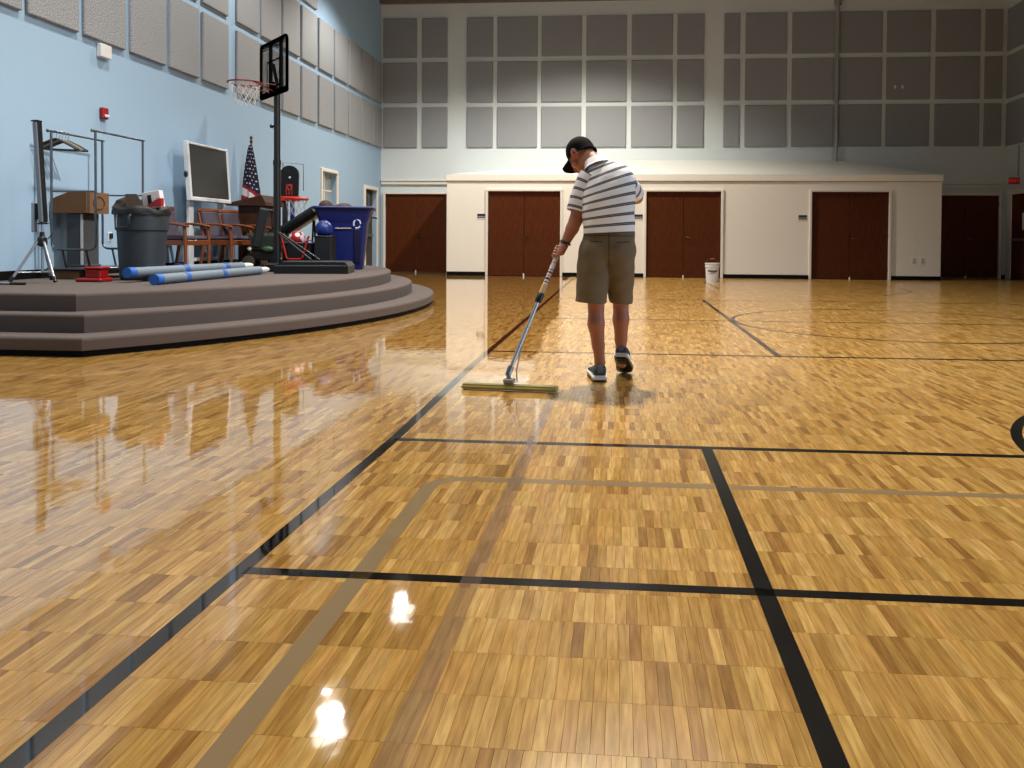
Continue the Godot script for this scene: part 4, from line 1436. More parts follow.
	ball(Vector3(-4.3, STAGE + 0.605, -11.66), 0.125, Color(0.03, 0.14, 0.42), Color(0.03, 0.12, 0.38), "plain blue rubber ball on top of the dark grey tub")

func ball(pos: Vector3, r: float, a: Color, c: Color, label: String) -> void:
	var t := thing("sports_ball", label, "ball", pos, 0.6, "sports balls")
	put("skin", mb().ball(Vector3.ZERO, Vector3.ONE * r, 24, 14), mat(a, 0.4), t)
	if absf(c.r - a.r) > 0.1:
		for k in 5:
			var d := Vector3(cos(k * 1.7) * 0.7, 0.65 - 0.18 * k, 0.5 + 0.3 * sin(k * 2.1)).normalized()
			put("panel_patch", mb().lathe([Vector2(r * 0.3, r * 0.965), Vector2(r * 0.2, r * 0.995), Vector2(0.001, r * 1.012)], 14, true), mat(c, 0.4), t).transform = Transform3D(Basis(Quaternion(Vector3.UP, d)), Vector3.ZERO)
	else:
		for k in 2:
			var ring := []
			for i in 25:
				var an := TAU * i / 24.0
				ring.append(Basis(Vector3.UP, k * 1.5) * Vector3(r * cos(an), r * sin(an), 0))
			put("seam", mb().tube(ring, 0.0035, 5, false), mat(a.darkened(0.4), 0.5), t)

func bucket() -> void:
	var t := thing("paint_bucket", "white plastic bucket with a wire handle by the double door", "bucket", Vector3(2.03, 0, -18.75))
	put("body", mb().lathe([Vector2(0.001, 0.002), Vector2(0.135, 0.0), Vector2(0.152, 0.33), Vector2(0.165, 0.335), Vector2(0.165, 0.36), Vector2(0.156, 0.362), Vector2(0.157, 0.4), Vector2(0.168, 0.402), Vector2(0.168, 0.425), Vector2(0.15, 0.43), Vector2(0.145, 0.3)], 28), M.white_plastic, t)
	put("contents", mb().lathe([Vector2(0.148, 0.39), Vector2(0.001, 0.4)], 20), mat(Color(0.15, 0.12, 0.1), 0.6), t)
	var h := []
	for i in 13:
		var a := PI * i / 12.0
		h.append(Vector3(0.168 * cos(a), 0.38 + 0.14 * sin(a), 0))
	put("handle", mb().tube(h, 0.008, 6), mat(Color(0.2, 0.12, 0.1), 0.5), t)
	put("grip", mb().tube([h[5], h[6], h[7]], 0.017, 8), mat(Color(0.5, 0.3, 0.25), 0.5), t)
	var ink := mat(Color(0.33, 0.32, 0.33), 0.6)
	for p in [[-0.55, 0.25, 0.05, 0.04], [0.1, 0.24, 0.08, 0.05], [0.5, 0.25, 0.05, 0.03], [-0.2, 0.19, 0.1, 0.012]]:
		var lb := mb()
		var rings := [PackedVector3Array(), PackedVector3Array()]
		for i in 6:
			var a: float = p[0] + (i / 5.0 - 0.5) * p[2] / 0.15 * 1.6
			for s in 2:
				var y: float = p[1] + (s - 0.5) * p[3]
				var r: float = 0.1365 + 0.0515 * y + 0.001
				rings[s].append(Vector3(r * sin(a), y, r * cos(a)))
		lb.sheet(rings, false)
		put("print", lb, ink, t)

# ------------------------------------------------------------------ T-bar floor spreader
const POLE_FOOT := Vector3(-0.695, 0.10, -5.07)
const POLE_DIR := Vector3(0.3152, 0.8513, -0.4194)

func spreader() -> void:
	var t := thing("floor_spreader", "long T-bar finish applicator with yellow head in the man's hands", "floor squeegee", Vector3(-0.69, 0, -5.03))
	var o := -t.position
	var alu := mat(Color(0.7, 0.71, 0.72), 0.3, 0.75)
	var a := Vector3(-0.985, 0.024, -5.08) + o
	var b := Vector3(-0.385, 0.024, -5.02) + o
	var ax := (b - a).normalized()
	var bas := Basis(ax, Vector3.UP, ax.cross(Vector3.UP))
	var mid := (a + b) / 2
	var yel := mottled(Color(0.66, 0.56, 0.2), 0.18, 6.0, 0.1, 0.85)
	# pad: a long half-round roll; channel: the metal bar that grips it
	var rings := []
	for s in [-0.3, -0.295, 0.295, 0.3]:
		var ring := PackedVector3Array()
		var k := 0.85 if absf(s) > 0.298 else 1.0
		for j in 16:
			var an := TAU * j / 16.0
			ring.append(mid + bas * Vector3(s, -0.006 + 0.016 * sin(an) * k, -0.032 * cos(an) * k))
		rings.append(ring)
	var pb := mb()
	pb.sheet(rings, true)
	pb.poly(Array(rings[0]), mid)
	pb.poly(Array(rings[3]), mid)
	put("pad", pb, yel, t)
	put("channel", mb().box(mid + Vector3(0, 0.01, 0), Vector3(0.59, 0.012, 0.045), 0.005, bas), mat(Color(0.6, 0.58, 0.35), 0.35, 0.5), t)
	put("end_cap", mb().box(b + Vector3(-0.004, -0.003, 0), Vector3(0.014, 0.036, 0.06), 0.012, bas), mat(Color(0.75, 0.7, 0.4), 0.5), t)
	var foot := POLE_FOOT + o
	put("bracket", mb().box(mid + Vector3(0.0, 0.036, -0.0), Vector3(0.07, 0.03, 0.05), 0.006, bas), M.dull_metal, t)
	put("swivel", mb().tube([mid + Vector3(0, 0.045, 0), foot - POLE_DIR * 0.0, foot + POLE_DIR * 0.05], [0.012, 0.018, 0.02], 10), M.dull_metal, t)
	put("spring_wire", mb().tube([mid + ax * 0.05 + Vector3(0, 0.03, 0), foot + ax * 0.045 + POLE_DIR * 0.02, foot + POLE_DIR * 0.2 + ax * 0.012], 0.004, 6), M.dull_metal, t)
	put("lower_tube", mb().tube([foot + POLE_DIR * 0.02, foot + POLE_DIR * 0.53], 0.0125, 12), alu, t)
	put("collar", mb().tube([foot + POLE_DIR * 0.505, foot + POLE_DIR * 0.52, foot + POLE_DIR * 0.56, foot + POLE_DIR * 0.575], [0.016, 0.024, 0.024, 0.018], 12), M.black_plastic, t)
	put("sleeve", mb().tube([foot + POLE_DIR * 0.57, foot + POLE_DIR * 0.635], 0.0185, 12), mat(Color(0.78, 0.66, 0.42), 0.5), t)
	put("upper_tube", mb().tube([foot + POLE_DIR * 0.63, foot + POLE_DIR * 1.42], 0.0155, 12), alu, t)
	var red := mat(Color(0.45, 0.08, 0.1), 0.5)
	for k in [[0.65, 0.008], [0.672, 0.016], [0.7, 0.005], [0.72, 0.012], [0.745, 0.006], [0.8, 0.004]]:
		put("label_band", mb().tube([foot + POLE_DIR * k[0], foot + POLE_DIR * (k[0] + k[1])], 0.016, 12), red, t)
	put("label_wrap", mb().tube([foot + POLE_DIR * 0.638, foot + POLE_DIR * 0.845], 0.0158, 12), M.white_plastic, t)

# ------------------------------------------------------------------ smooth solid of tapered bones, meshed as surface nets
class Solid:
	var a := PackedVector3Array()
	var b := PackedVector3Array()
	var ra := PackedFloat32Array()
	var rb := PackedFloat32Array()
	var k := 0.03
	var cuts := []      # [plane normal, offset]: kept where normal . p > offset
	var zs := 1.0
	var z0 := 0.0
	var wav := 0.0

	func bone(p: Vector3, q: Vector3, r: float, s: float) -> Solid:
		a.append(p)
		b.append(q)
		ra.append(r)
		rb.append(s)
		return self

	func chain(pts: Array, rad: Array) -> Solid:
		for i in pts.size() - 1:
			bone(pts[i], pts[i + 1], rad[i], rad[i + 1])
		return self

	func dist(p0: Vector3, which: PackedInt32Array) -> float:
		var p := p0
		p.z = z0 + (p.z - z0) * zs
		var d := 9.0
		for i in which:
			var pa := p - a[i]
			var ba := b[i] - a[i]
			var l2 := ba.length_squared()
			var h := 0.0 if l2 < 1e-9 else clampf(pa.dot(ba) / l2, 0.0, 1.0)
			var e := (pa - ba * h).length() - lerpf(ra[i], rb[i], h)
			var m := maxf(k - absf(d - e), 0.0) / k
			d = minf(d, e) - m * m * k * 0.25
		if wav > 0.0:
			d += wav * (sin(p.x * 38.0 + p.y * 21.0 + sin(p.y * 17.0)) * 0.5 + sin(p.y * 47.0 - p.x * 29.0 + p.z * 33.0) * 0.5)
		for c in cuts:
			d = maxf(d, c[1] - c[0].dot(p0))
		return d

	func net(out: MB, cell: float) -> void:
		var all := PackedInt32Array()
		var lo := Vector3.ONE * 1e9
		var hi := -lo
		for i in a.size():
			all.append(i)
			var r := Vector3.ONE * (maxf(ra[i], rb[i]) + 0.02)
			lo = lo.min(a[i].min(b[i]) - r)
			hi = hi.max(a[i].max(b[i]) + r)
		var B := 6
		var nb := Vector3i(((hi - lo) / (cell * B)).ceil())
		var n := nb * B + Vector3i.ONE
		var val := PackedFloat32Array()
		val.resize(n.x * n.y * n.z)
		val.fill(1.0)
		var rad := cell * B * 0.87 + cell * 2.0
		for bx in nb.x:
			for by in nb.y:
				for bz in nb.z:
					var c := lo + (Vector3(bx, by, bz) + Vector3.ONE * 0.5) * cell * B
					var near := PackedInt32Array()
					for i in all:
						var d1 := dist(c, PackedInt32Array([i])) if cuts.is_empty() else raw(c, i)
						if d1 < rad * zs + k + wav:
							near.append(i)
					if near.is_empty():
						continue
					for ix in B + 1:
						for iy in B + 1:
							for iz in B + 1:
								var g := Vector3i(bx * B + ix, by * B + iy, bz * B + iz)
								val[(g.x * n.y + g.y) * n.z + g.z] = dist(lo + Vector3(g) * cell, near)
		var vid := {}
		var start := out.v.size()
		var offs := [0, n.y * n.z, n.z, n.y * n.z + n.z, 1, n.y * n.z + 1, n.z + 1, n.y * n.z + n.z + 1]
		for x in n.x - 1:
			for y in n.y - 1:
				for z in n.z - 1:
					var q := (x * n.y + y) * n.z + z
					var s := 0
					for e in 8:
						if val[q + offs[e]] < 0.0:
							s += 1
					if s == 0 or s == 8:
						continue
					var sum := Vector3.ZERO
					var cnt := 0
					for e in EDGES:
						var v0 := val[q + offs[e[0]]]
						var v1 := val[q + offs[e[1]]]
						if (v0 < 0.0) != (v1 < 0.0):
							var u := v0 / (v0 - v1)
							sum += CORN[e[0]].lerp(CORN[e[1]], u)
							cnt += 1
					vid[q] = out.v.size()
					var p := lo + (Vector3(x, y, z) + sum / cnt) * cell
					out.v.append(p)
					var h := cell * 0.7
					var gr := Vector3(dist(p + Vector3(h, 0, 0), all) - dist(p - Vector3(h, 0, 0), all), dist(p + Vector3(0, h, 0), all) - dist(p - Vector3(0, h, 0), all), dist(p + Vector3(0, 0, h), all) - dist(p - Vector3(0, 0, h), all))
					out.n.append(gr.normalized())
					out.uv.append(Vector2.ZERO)
		var st := [n.y * n.z, n.z, 1]
		for q in vid:
			for ax in 3:
				var w: int = q + st[ax]
				if w >= val.size() or (val[q] < 0.0) == (val[w] < 0.0):
					continue
				var e: int = st[(ax + 1) % 3]
				var f: int = st[(ax + 2) % 3]
				if not (vid.has(q - e) and vid.has(q - f) and vid.has(q - e - f)):
					continue
				var A: int = vid[q - e - f]
				var Bv: int = vid[q - f]
				var C: int = vid[q]
				var D: int = vid[q - e]
				if val[q] < 0.0:
					out.ix.append_array([A, C, Bv, A, D, C])
				else:
					out.ix.append_array([A, Bv, C, A, C, D])

	func raw(p0: Vector3, i: int) -> float:
		var p := p0
		p.z = z0 + (p.z - z0) * zs
		var pa := p - a[i]
		var ba := b[i] - a[i]
		var l2 := ba.length_squared()
		var h := 0.0 if l2 < 1e-9 else clampf(pa.dot(ba) / l2, 0.0, 1.0)
		return (pa - ba * h).length() - lerpf(ra[i], rb[i], h)

	const EDGES := [[0, 1], [2, 3], [4, 5], [6, 7], [0, 2], [1, 3], [4, 6], [5, 7], [0, 4], [1, 5], [2, 6], [3, 7]]
	const CORN := [Vector3(0, 0, 0), Vector3(1, 0, 0), Vector3(0, 1, 0), Vector3(1, 1, 0), Vector3(0, 0, 1), Vector3(1, 0, 1), Vector3(0, 1, 1), Vector3(1, 1, 1)]

func gripping_hand(s: Solid, wrist: Vector3, at: Vector3, mirror: float, from: Vector3) -> void:
	var d := POLE_DIR.normalized()
	var n := from
	n = (n - d * n.dot(d)).normalized()
	var m := d.cross(n) * mirror
	var R := 0.0155 + 0.0085
	s.bone(wrist, at + n * 0.042 - m * 0.006, 0.029, 0.024)
	for i in 4:
		var off := d * (i - 1.5) * 0.0205
		var r: float = [0.0082, 0.009, 0.0092, 0.0086][i]
		var reach: float = [0.92, 1.0, 1.03, 0.98][i]
		var pts := [at + off * 0.7 + n * 0.045]
		var rads := [0.013]
		for th in [0.35, 1.15, 2.1, 2.95, 3.6]:
			var an: float = th * reach
			pts.append(at + off + (n * cos(an) + m * sin(an)) * (R + (0.006 if th < 1.2 else 0.0)))
			rads.append(r)
		s.chain(pts, rads)
	# thumb leaves the side of the palm and closes over the fingers
	var b := at + n * 0.04 + d * 0.03
	var tp := [b - n * (-0.012)]
	var tr := [0.0145]
	for th in [-0.5, -1.2, -1.9]:
		tp.append(at + d * (0.042 - 0.004 * th * 0.2) + (n * cos(th) + m * sin(th)) * (R + 0.002))
		tr.append(0.0098)
	s.chain(tp, tr)

func shoe(parent: Node, tr: Transform3D, called_label: String) -> void:
	# local: heel at the origin, toes towards -z, sole on y = 0
	var sec := [[0.0, 0.026, 0.07], [0.012, 0.036, 0.082], [0.05, 0.04, 0.09], [0.09, 0.041, 0.088], [0.13, 0.042, 0.076], [0.18, 0.047, 0.062], [0.225, 0.05, 0.052], [0.262, 0.044, 0.046], [0.284, 0.03, 0.04], [0.294, 0.012, 0.03]]
	var up := mb().at(tr)
	var mid := mb().at(tr)
	var out := mb().at(tr)
	var ru := []
	var rm := []
	var ro := []
	for q in sec:
		var z: float = -q[0]
		var x := 0.008 * sin(q[0] * 9.0)
		var w: float = q[1]
		var ring := PackedVector3Array()
		for j in 14:
			var a := TAU * j / 14.0
			var cy: float = (q[2] + 0.026) / 2
			var hy: float = (q[2] - 0.026) / 2
			ring.append(Vector3(x + w * signf(cos(a)) * pow(absf(cos(a)), 0.75), cy + hy * signf(sin(a)) * pow(absf(sin(a)), 0.8), z))
		ru.append(ring)
		var r2 := PackedVector3Array()
		var r3 := PackedVector3Array()
		for c in [[-1.0, 0.0], [1.0, 0.0], [1.0, 1.0], [-1.0, 1.0]]:
			r2.append(Vector3(x + c[0] * (w + 0.004), 0.012 + c[1] * 0.024, z * 1.015 + 0.003))
			r3.append(Vector3(x + c[0] * (w + 0.001), c[1] * 0.0125, z * 1.01 + 0.001))
		rm.append(r2)
		ro.append(r3)
	for t3 in [[up, ru], [mid, rm], [out, ro]]:
		t3[0].sheet(t3[1], true, [], 1.0)
		t3[0].poly(Array(t3[1][0]), Vector3(0, 0.04, -0.1))
		t3[0].poly(Array(t3[1][9]), Vector3(0, 0.04, -0.1))
	var s := put("shoe", up, M.shoe, parent)
	s.set_meta("label", called_label)
	put("midsole", mid, M.white_plastic, s)
	put("outsole", out, M.black_plastic, s)
	put("heel_tab", mb().at(tr).box(Vector3(0, 0.072, 0.001), Vector3(0.03, 0.045, 0.01), 0.004), mat(Color(0.36, 0.4, 0.46), 0.6), s)
	put("tread_patch", mb().at(tr).box(Vector3(0, -0.001, -0.06), Vector3(0.05, 0.006, 0.07), 0.002), mat(Color(0.14, 0.1, 0.06), 0.6), s)
	put("laces", mb().at(tr).tube([Vector3(-0.03, 0.088, -0.08), Vector3(-0.055, 0.1, -0.07), Vector3(-0.05, 0.085, -0.06)], 0.003, 5), M.white_plastic, s)

func stripe_tex() -> ImageTexture:
	var im := Image.create(8, 128, false, Image.FORMAT_RGB8)
	for y in 128:
		var f := y / 128.0
		var c := Color(0.9, 0.9, 0.91)
		if f < 0.11 or (f > 0.19 and f < 0.3):
			c = Color(0.27, 0.26, 0.3)
		elif f <= 0.19:
			c = Color(0.52, 0.5, 0.53)
		for x in 8:
			im.set_pixel(x, y, c)
	return ImageTexture.create_from_image(im)

func cloth_tube(ctrs: Array, axis_x: Array, half: Array, segs: int, v0: float, wrinkle: float, expo := 0.8) -> MB:
	# a loft of rounded rings: centre, across-axis, [half width, half depth]; v runs in metres / 0.058
	var b := mb()
	var rings := []
	var uvs := []
	var v := v0
	for i in ctrs.size():
		if i > 0:
			v += (ctrs[i] - ctrs[i - 1]).length() / 0.058
		var fwd: Vector3 = (ctrs[mini(i + 1, ctrs.size() - 1)] - ctrs[maxi(i - 1, 0)]).normalized()
		var ex: Vector3 = axis_x[i].normalized()
		var ez: Vector3 = ex.cross(Vector3.UP if absf(fwd.y) > 0.5 else fwd).normalized()
		var ring := PackedVector3Array()
		var us := PackedVector2Array()
		for j in segs:
			var a := TAU * j / segs
			var w := 1.0 + wrinkle * (sin(a * 5.0 + i * 0.9) + 0.6 * sin(a * 11.0 - i * 1.7))
			var p: Vector3 = ctrs[i] + ex * half[i][0] * w * signf(cos(a)) * pow(absf(cos(a)), expo) + ez * half[i][1] * w * signf(sin(a)) * pow(absf(sin(a)), expo)
			ring.append(p)
			us.append(Vector2(float(j) / segs, v))
		rings.append(ring)
		uvs.append(us)
	b.sheet(rings, true, uvs, -1.0)
	return b

func person() -> void:
	var base := Vector3(-0.08, 0, -5.45)
	var t := thing("person", "man in black cap, striped polo shirt and khaki shorts pushing a floor spreader", "person", base)
	var shift := Transform3D(Basis(), -base)
	var skin := mottled(Color(0.66, 0.41, 0.31), 0.1, 4.0, 0.05, 0.55)
	skin.subsurf_scatter_enabled = true
	skin.subsurf_scatter_strength = 0.05
	M.shoe = mottled(Color(0.12, 0.14, 0.17), 0.3, 12.0, 0.1, 0.75)
	# ---- body: head, trunk, arms and legs as one surface
	var body := Solid.new()
	body.k = 0.016
	body.chain([Vector3(-0.165, 0.88, -5.4), Vector3(-0.166, 0.62, -5.42), Vector3(-0.164, 0.49, -5.445), Vector3(-0.163, 0.385, -5.43), Vector3(-0.148, 0.24, -5.455), Vector3(-0.137, 0.12, -5.475)], [0.08, 0.07, 0.051, 0.055, 0.041, 0.034])
	body.bone(Vector3(-0.137, 0.12, -5.475), Vector3(-0.155, 0.055, -5.55), 0.034, 0.03)
	body.chain([Vector3(-0.012, 0.88, -5.4), Vector3(-0.004, 0.62, -5.53), Vector3(-0.002, 0.5, -5.59), Vector3(0.0, 0.4, -5.575), Vector3(0.001, 0.265, -5.59), Vector3(0.002, 0.175, -5.59)], [0.078, 0.068, 0.051, 0.055, 0.041, 0.034])
	body.bone(Vector3(0.002, 0.175, -5.59), Vector3(0.01, 0.09, -5.65), 0.034, 0.03)
	body.bone(Vector3(-0.13, 0.95, -5.4), Vector3(-0.03, 0.95, -5.4), 0.1, 0.1)
	body.chain([Vector3(-0.085, 1.0, -5.4), Vector3(-0.088, 1.2, -5.44), Vector3(-0.115, 1.33, -5.475), Vector3(-0.165, 1.43, -5.51)], [0.105, 0.115, 0.09, 0.06])
	body.bone(Vector3(-0.2, 1.32, -5.475), Vector3(0.02, 1.32, -5.475), 0.06, 0.06)
	# arms
	var wl := Vector3(-0.374, 0.905, -5.432)
	body.chain([Vector3(-0.235, 1.325, -5.472), Vector3(-0.285, 1.13, -5.445), Vector3(-0.302, 1.066, -5.44), Vector3(-0.325, 1.01, -5.438), wl], [0.055, 0.046, 0.043, 0.042, 0.028])
	var wr := Vector3(-0.175, 1.215, -5.69)
	body.chain([Vector3(0.035, 1.32, -5.472), Vector3(0.09, 1.235, -5.6), Vector3(0.098, 1.225, -5.64), Vector3(0.03, 1.215, -5.68), wr], [0.055, 0.046, 0.042, 0.042, 0.028])
	# neck stem up into the head
	var hc := Vector3(-0.272, 1.51, -5.61)
	var f := Vector3(-0.55, -0.62, -0.56).normalized()
	var u := (Vector3.UP - f * f.y).normalized()
	var l := u.cross(f).normalized()
	body.bone(hc - f * 0.035 - u * 0.05, Vector3(-0.165, 1.43, -5.51), 0.056, 0.062)
	var sk := mb()
	body.net(sk, 0.011)
	# head with a finer grid
	var head := Solid.new()
	head.k = 0.022
	head.bone(hc + u * 0.028 - f * 0.014, hc + u * 0.028 + f * 0.02, 0.082, 0.078)
	head.bone(hc - f * 0.03 - u * 0.045, hc + f * 0.03 - u * 0.05, 0.06, 0.055)
	head.bone(hc + f * 0.04 - u * 0.06, hc + f * 0.068 - u * 0.098, 0.046, 0.026)
	head.bone(hc + f * 0.066 + u * 0.012 - l * 0.03, hc + f * 0.066 + u * 0.012 + l * 0.03, 0.024, 0.024)
	head.bone(hc - f * 0.035 - u * 0.05, Vector3(-0.195, 1.455, -5.535), 0.056, 0.058)
	for s in [-1.0, 1.0]:
		head.bone(hc + l * s * 0.045 + f * 0.06 - u * 0.035, hc + l * s * 0.05 + f * 0.04 - u * 0.05, 0.024, 0.026)
		var ec: Vector3 = hc + l * s * 0.079 - f * 0.008 - u * 0.012
		var ear := []
		for i in 7:
			var an := -0.6 + 4.2 * i / 6.0
			ear.append(ec + (f * cos(an) * 0.017 + u * sin(an) * 0.03) + l * s * (0.004 + 0.009 * absf(cos(an * 0.5))) - f * 0.012)
		head.chain(ear, [0.006, 0.007, 0.0072, 0.0072, 0.0068, 0.0064, 0.007])
		head.bone(ec - f * 0.008 - u * 0.005, ec - f * 0.012 + u * 0.008, 0.01, 0.01)
	head.k = 0.014
	head.chain([hc + f * 0.092 + u * 0.008, hc + f * 0.108 - u * 0.03, hc + f * 0.098 - u * 0.036], [0.01, 0.013, 0.013])
	head.bone(hc + f * 0.093 - u * 0.062 - l * 0.018, hc + f * 0.093 - u * 0.062 + l * 0.018, 0.008, 0.008)
	head.bone(hc + f * 0.09 - u * 0.074 - l * 0.016, hc + f * 0.09 - u * 0.074 + l * 0.016, 0.008, 0.008)
	head.net(sk, 0.0045)
	# hands closed on the pole
	for hnd in [[wl, 0.879, -1.0, Vector3(0.35, 0.0, 0.9)], [wr, 1.3, 1.0, Vector3(0.8, 0.0, -0.5)]]:
		var s := Solid.new()
		s.k = 0.008
		gripping_hand(s, hnd[0], POLE_FOOT + POLE_DIR * hnd[1], hnd[2], hnd[3])
		s.net(sk, 0.0035)
	for i in sk.v.size():
		sk.v[i] = sk.v[i] - base
	put("body", sk, skin, t)
	# eyes
	for s in [-1.0, 1.0]:
		var e := mb().at(shift)
		e.ball(hc + f * 0.079 - u * 0.004 + l * s * 0.03, Vector3.ONE * 0.0125, 12, 8)
		put("eye", e, mat(Color(0.75, 0.73, 0.7), 0.2), t)
	# ---- cap
	var capm := mat(Color(0.018, 0.018, 0.021), 0.9, 0.0, 0.25)
	var hb := Basis(-l, u, -f)
	var ct := shift * Transform3D(hb, hc + u * 0.032)
	var rings := []
	for i in 10:
		var el := -0.42 + (PI / 2 + 0.41) * i / 9.0
		var rr := 1.0 if el < 0.0 else cos(el)
		var ring := PackedVector3Array()
		for j in 32:
			var an := TAU * j / 32.0
			var seam := 1.0 + 0.012 * absf(sin(an * 3.0))
			ring.append(Vector3(rr * cos(an) * 0.096 * seam, sin(el) * 0.104 * (1.0 if el > 0.0 else 1.0 - 0.5 * sin(an)), -rr * sin(an) * 0.102 * seam))
		rings.append(ring)
	var cb := mb().at(ct)
	cb.sheet(rings, true)
	var cap := put("cap", cb, capm, t)
	cap.set_meta("label", "black baseball cap")
	put("cap_button", mb().at(ct).ball(Vector3(0, 0.104, 0), Vector3(0.01, 0.006, 0.01), 10, 5), capm, cap)
	var bt := mb().at(ct)
	var top := []
	for i in 5:
		var ring := PackedVector3Array()
		for j in 17:
			var an := -0.85 + 1.7 * j / 16.0
			var ext := 0.078 * i / 4.0 * pow(cos(an * 0.9), 0.5)
			ring.append(Vector3(sin(an) * (0.098 + ext * 0.35), -0.012 - 0.012 * (an * an) - 0.3 * ext, -cos(an) * 0.1 - ext))
		top.append(ring)
	bt.sheet(top, false, [], 1.0)
	var und := []
	for ring in top:
		var r2 := PackedVector3Array()
		for p in ring:
			r2.append(p - Vector3(0, 0.005, 0))
		und.append(r2)
	bt.sheet(und, false, [], -1.0)
	bt.sheet([top[4], und[4]], false, [], 1.0)
	put("brim", bt, capm, cap)
	var sb := mb().at(ct)
	var strap := []
	for j in 9:
		var an := PI / 2 - 0.9 + 1.8 * j / 8.0
		strap.append(Vector3(cos(an) * 0.096, -0.05, sin(an) * 0.103))
	sb.tube(strap, 0.006, 6)
	put("cap_strap", sb, mat(Color(0.03, 0.03, 0.034), 0.9, 0.0, 0.2), cap)
	# ---- polo shirt
	var sm := mat(Color.WHITE, 0.85)
	sm.albedo_texture = stripe_tex()
	var roll := [0.05, 0.11, 0.18, 0.25, 0.32, 0.36, 0.38, 0.38, 0.38]
	var ex := []
	for r in roll:
		ex.append(Vector3(cos(r), sin(r), 0.0))
	var ctrs := [Vector3(-0.082, 0.985, -5.402), Vector3(-0.085, 1.06, -5.41), Vector3(-0.088, 1.14, -5.423), Vector3(-0.088, 1.22, -5.44), Vector3(-0.092, 1.29, -5.458), Vector3(-0.103, 1.345, -5.475), Vector3(-0.125, 1.39, -5.49), Vector3(-0.152, 1.425, -5.506), Vector3(-0.166, 1.44, -5.516)]
	var half := [[0.168, 0.142], [0.17, 0.14], [0.176, 0.142], [0.184, 0.146], [0.182, 0.14], [0.165, 0.126], [0.132, 0.106], [0.088, 0.083], [0.068, 0.07]]
	# finer rings between the given ones
	var fc := []
	var fx := []
	var fh := []
	for i in ctrs.size() - 1:
		for k in 4:
			var w := k / 4.0
			var i0 := maxi(i - 1, 0)
			var i3 := mini(i + 2, ctrs.size() - 1)
			fc.append(ctrs[i].cubic_interpolate(ctrs[i + 1], ctrs[i0], ctrs[i3], w))
			fx.append(ex[i].lerp(ex[i + 1], w))
			fh.append([cubic_interpolate(half[i][0], half[i + 1][0], half[i0][0], half[i3][0], w), cubic_interpolate(half[i][1], half[i + 1][1], half[i0][1], half[i3][1], w)])
	var sh := cloth_tube(fc, fx, fh, 48, 0.35, 0.012, 0.82)
	for i in sh.v.size():
		sh.v[i] -= base
	var shirt := put("polo_shirt", sh, sm, t)
	shirt.set_meta("label", "white polo shirt with double grey stripes")
	# sleeves
	for k in 2:
		var s0: Vector3 = [Vector3(-0.2, 1.35, -5.475), Vector3(0.0, 1.318, -5.475)][k]
		var s1: Vector3 = [Vector3(-0.246, 1.295, -5.47), Vector3(0.04, 1.3, -5.49)][k]
		var s2: Vector3 = [Vector3(-0.294, 1.12, -5.446), Vector3(0.087, 1.242, -5.592)][k]
		var pc := []
		var px := []
		var ph := []
		for i in 13:
			var w := i / 12.0
			pc.append(s0.lerp(s1, w).lerp(s1.lerp(s2, w), w))
			ph.append([lerpf(0.084 - 0.012 * k, 0.073 - 0.008 * k, w), lerpf(0.08 - 0.01 * k, 0.07 - 0.006 * k, w)])
		var sl := mb()
		var srings := []
		var suv := []
		var v := 0.2
		for i in 13:
			var d: Vector3 = (pc[mini(i + 1, 12)] - pc[maxi(i - 1, 0)]).normalized()
			var x := d.cross(Vector3(0, 0, 1)).normalized()
			var y := d.cross(x)
			if i > 0:
				v += (pc[i] - pc[i - 1]).length() / 0.058
			var ring := PackedVector3Array()
			var us := PackedVector2Array()
			for j in 28:
				var an := TAU * j / 28.0
				var wr2 := 1.0 + 0.02 * sin(an * 4.0 + i * 0.8)
				ring.append(pc[i] - base + (x * cos(an) * ph[i][0] + y * sin(an) * ph[i][1]) * wr2)
				us.append(Vector2(j / 28.0, v))
			srings.append(ring)
			suv.append(us)
		sl.sheet(srings, true, suv, 1.0)
		put("sleeve", sl, sm, shirt)
	# collar: folds over, all white
	var cr := []
	for q in [[0.0, 0.064, 0.03], [0.0, 0.066, 0.052], [0.0, 0.072, 0.05], [0.0, 0.086, 0.012], [0.0, 0.1, -0.012]]:
		var ring := PackedVector3Array()
		var axis := Vector3(-0.28, 0.8, -0.3).normalized()
		var xx := axis.cross(Vector3(0, 0, 1)).normalized()
		var yy := axis.cross(xx)
		for j in 28:
			var an := TAU * j / 28.0
			ring.append(Vector3(-0.165, 1.424, -5.512) - base + axis * q[2] + (xx * cos(an) + yy * sin(an)) * q[1])
		cr.append(ring)
	var cm := mb()
	cm.sheet(cr, true)
	put("collar", cm, mat(Color(0.9, 0.9, 0.91), 0.85), shirt)
	# ---- khaki shorts
	var so := Solid.new()
	so.k = 0.05
	so.wav = 0.0035
	so.bone(Vector3(-0.135, 0.96, -5.402), Vector3(-0.028, 0.96, -5.402), 0.114, 0.114)
	so.bone(Vector3(-0.15, 0.88, -5.4), Vector3(-0.02, 0.88, -5.4), 0.118, 0.112)
	so.bone(Vector3(-0.172, 0.84, -5.4), Vector3(-0.203, 0.46, -5.425), 0.114, 0.101)
	so.k = 0.018
	so.bone(Vector3(-0.018, 0.84, -5.4), Vector3(0.002, 0.46, -5.555), 0.108, 0.074)
	so.cuts = [[Vector3(0.06, 1, 0).normalized(), 0.512], [Vector3(0, -1, 0), -1.005]]
	var sb2 := mb()
	so.net(sb2, 0.0095)
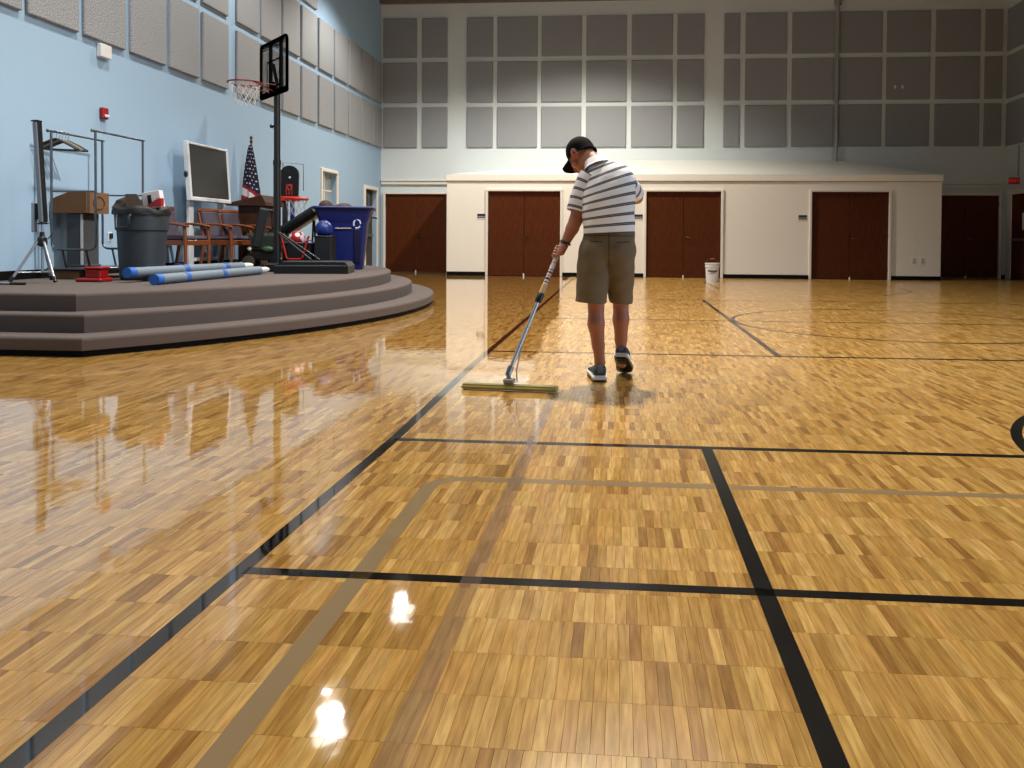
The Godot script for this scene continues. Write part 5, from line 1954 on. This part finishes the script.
	for i in sb2.v.size():
		sb2.v[i] -= base
	var khaki := mottled(Color(0.42, 0.37, 0.285), 0.08, 10.0, 0.1, 0.88)
	var shorts := put("shorts", sb2, khaki, t)
	shorts.set_meta("label", "khaki shorts")
	# seams and pocket welts laid on the cloth
	var dark := mat(Color(0.2, 0.175, 0.13), 0.9)
	var every := PackedInt32Array([0, 1, 2, 3])
	var lines := [[Vector3(-0.08, 0.99, 0), Vector3(-0.082, 0.72, 0)], [Vector3(-0.2, 0.925, 0), Vector3(-0.12, 0.925, 0)], [Vector3(-0.04, 0.92, 0), Vector3(0.05, 0.925, 0)], [Vector3(-0.235, 0.962, 0), Vector3(0.07, 0.962, 0)]]
	for k in lines.size():
		var pts := []
		for i in 13:
			var p: Vector3 = lines[k][0].lerp(lines[k][1], i / 12.0)
			var z := -5.0
			while so.dist(Vector3(p.x, p.y, z), every) > 0.0 and z > -5.5:
				z -= 0.002
			if z > -5.49:
				pts.append(Vector3(p.x, p.y, z + 0.0008) - base)
		if pts.size() > 2:
			put(["seam", "pocket_welt", "pocket_welt", "waistband_seam"][k], mb().tube(pts, 0.0022, 5), dark, shorts)
	# ---- watch
	var wb := mb()
	var wd := (Vector3(-0.325, 1.01, -5.438) - wl).normalized()
	var wring := []
	var wx := wd.cross(Vector3.UP).normalized()
	var wy := wd.cross(wx)
	for i in 21:
		var an := TAU * i / 20.0
		wring.append(wl + wd * 0.012 - base + (wx * cos(an) + wy * sin(an)) * 0.0315)
	wb.tube(wring, 0.008, 6, false)
	put("wristwatch", wb, M.black_plastic, t)
	# ---- shoes
	shoe(t, Transform3D(Basis(Vector3.UP, 0.16).scaled(Vector3.ONE * 1.18), Vector3(-0.135, 0.002, -5.415) - base), "dark trainer planted flat on the floor")
	var pitch := Basis(Vector3.UP, -0.08) * Basis(Vector3.RIGHT, -0.43)
	shoe(t, Transform3D(pitch.scaled(Vector3.ONE * 1.15), Vector3(0.0, 0.142, -5.52) - base), "dark trainer with its heel lifted")
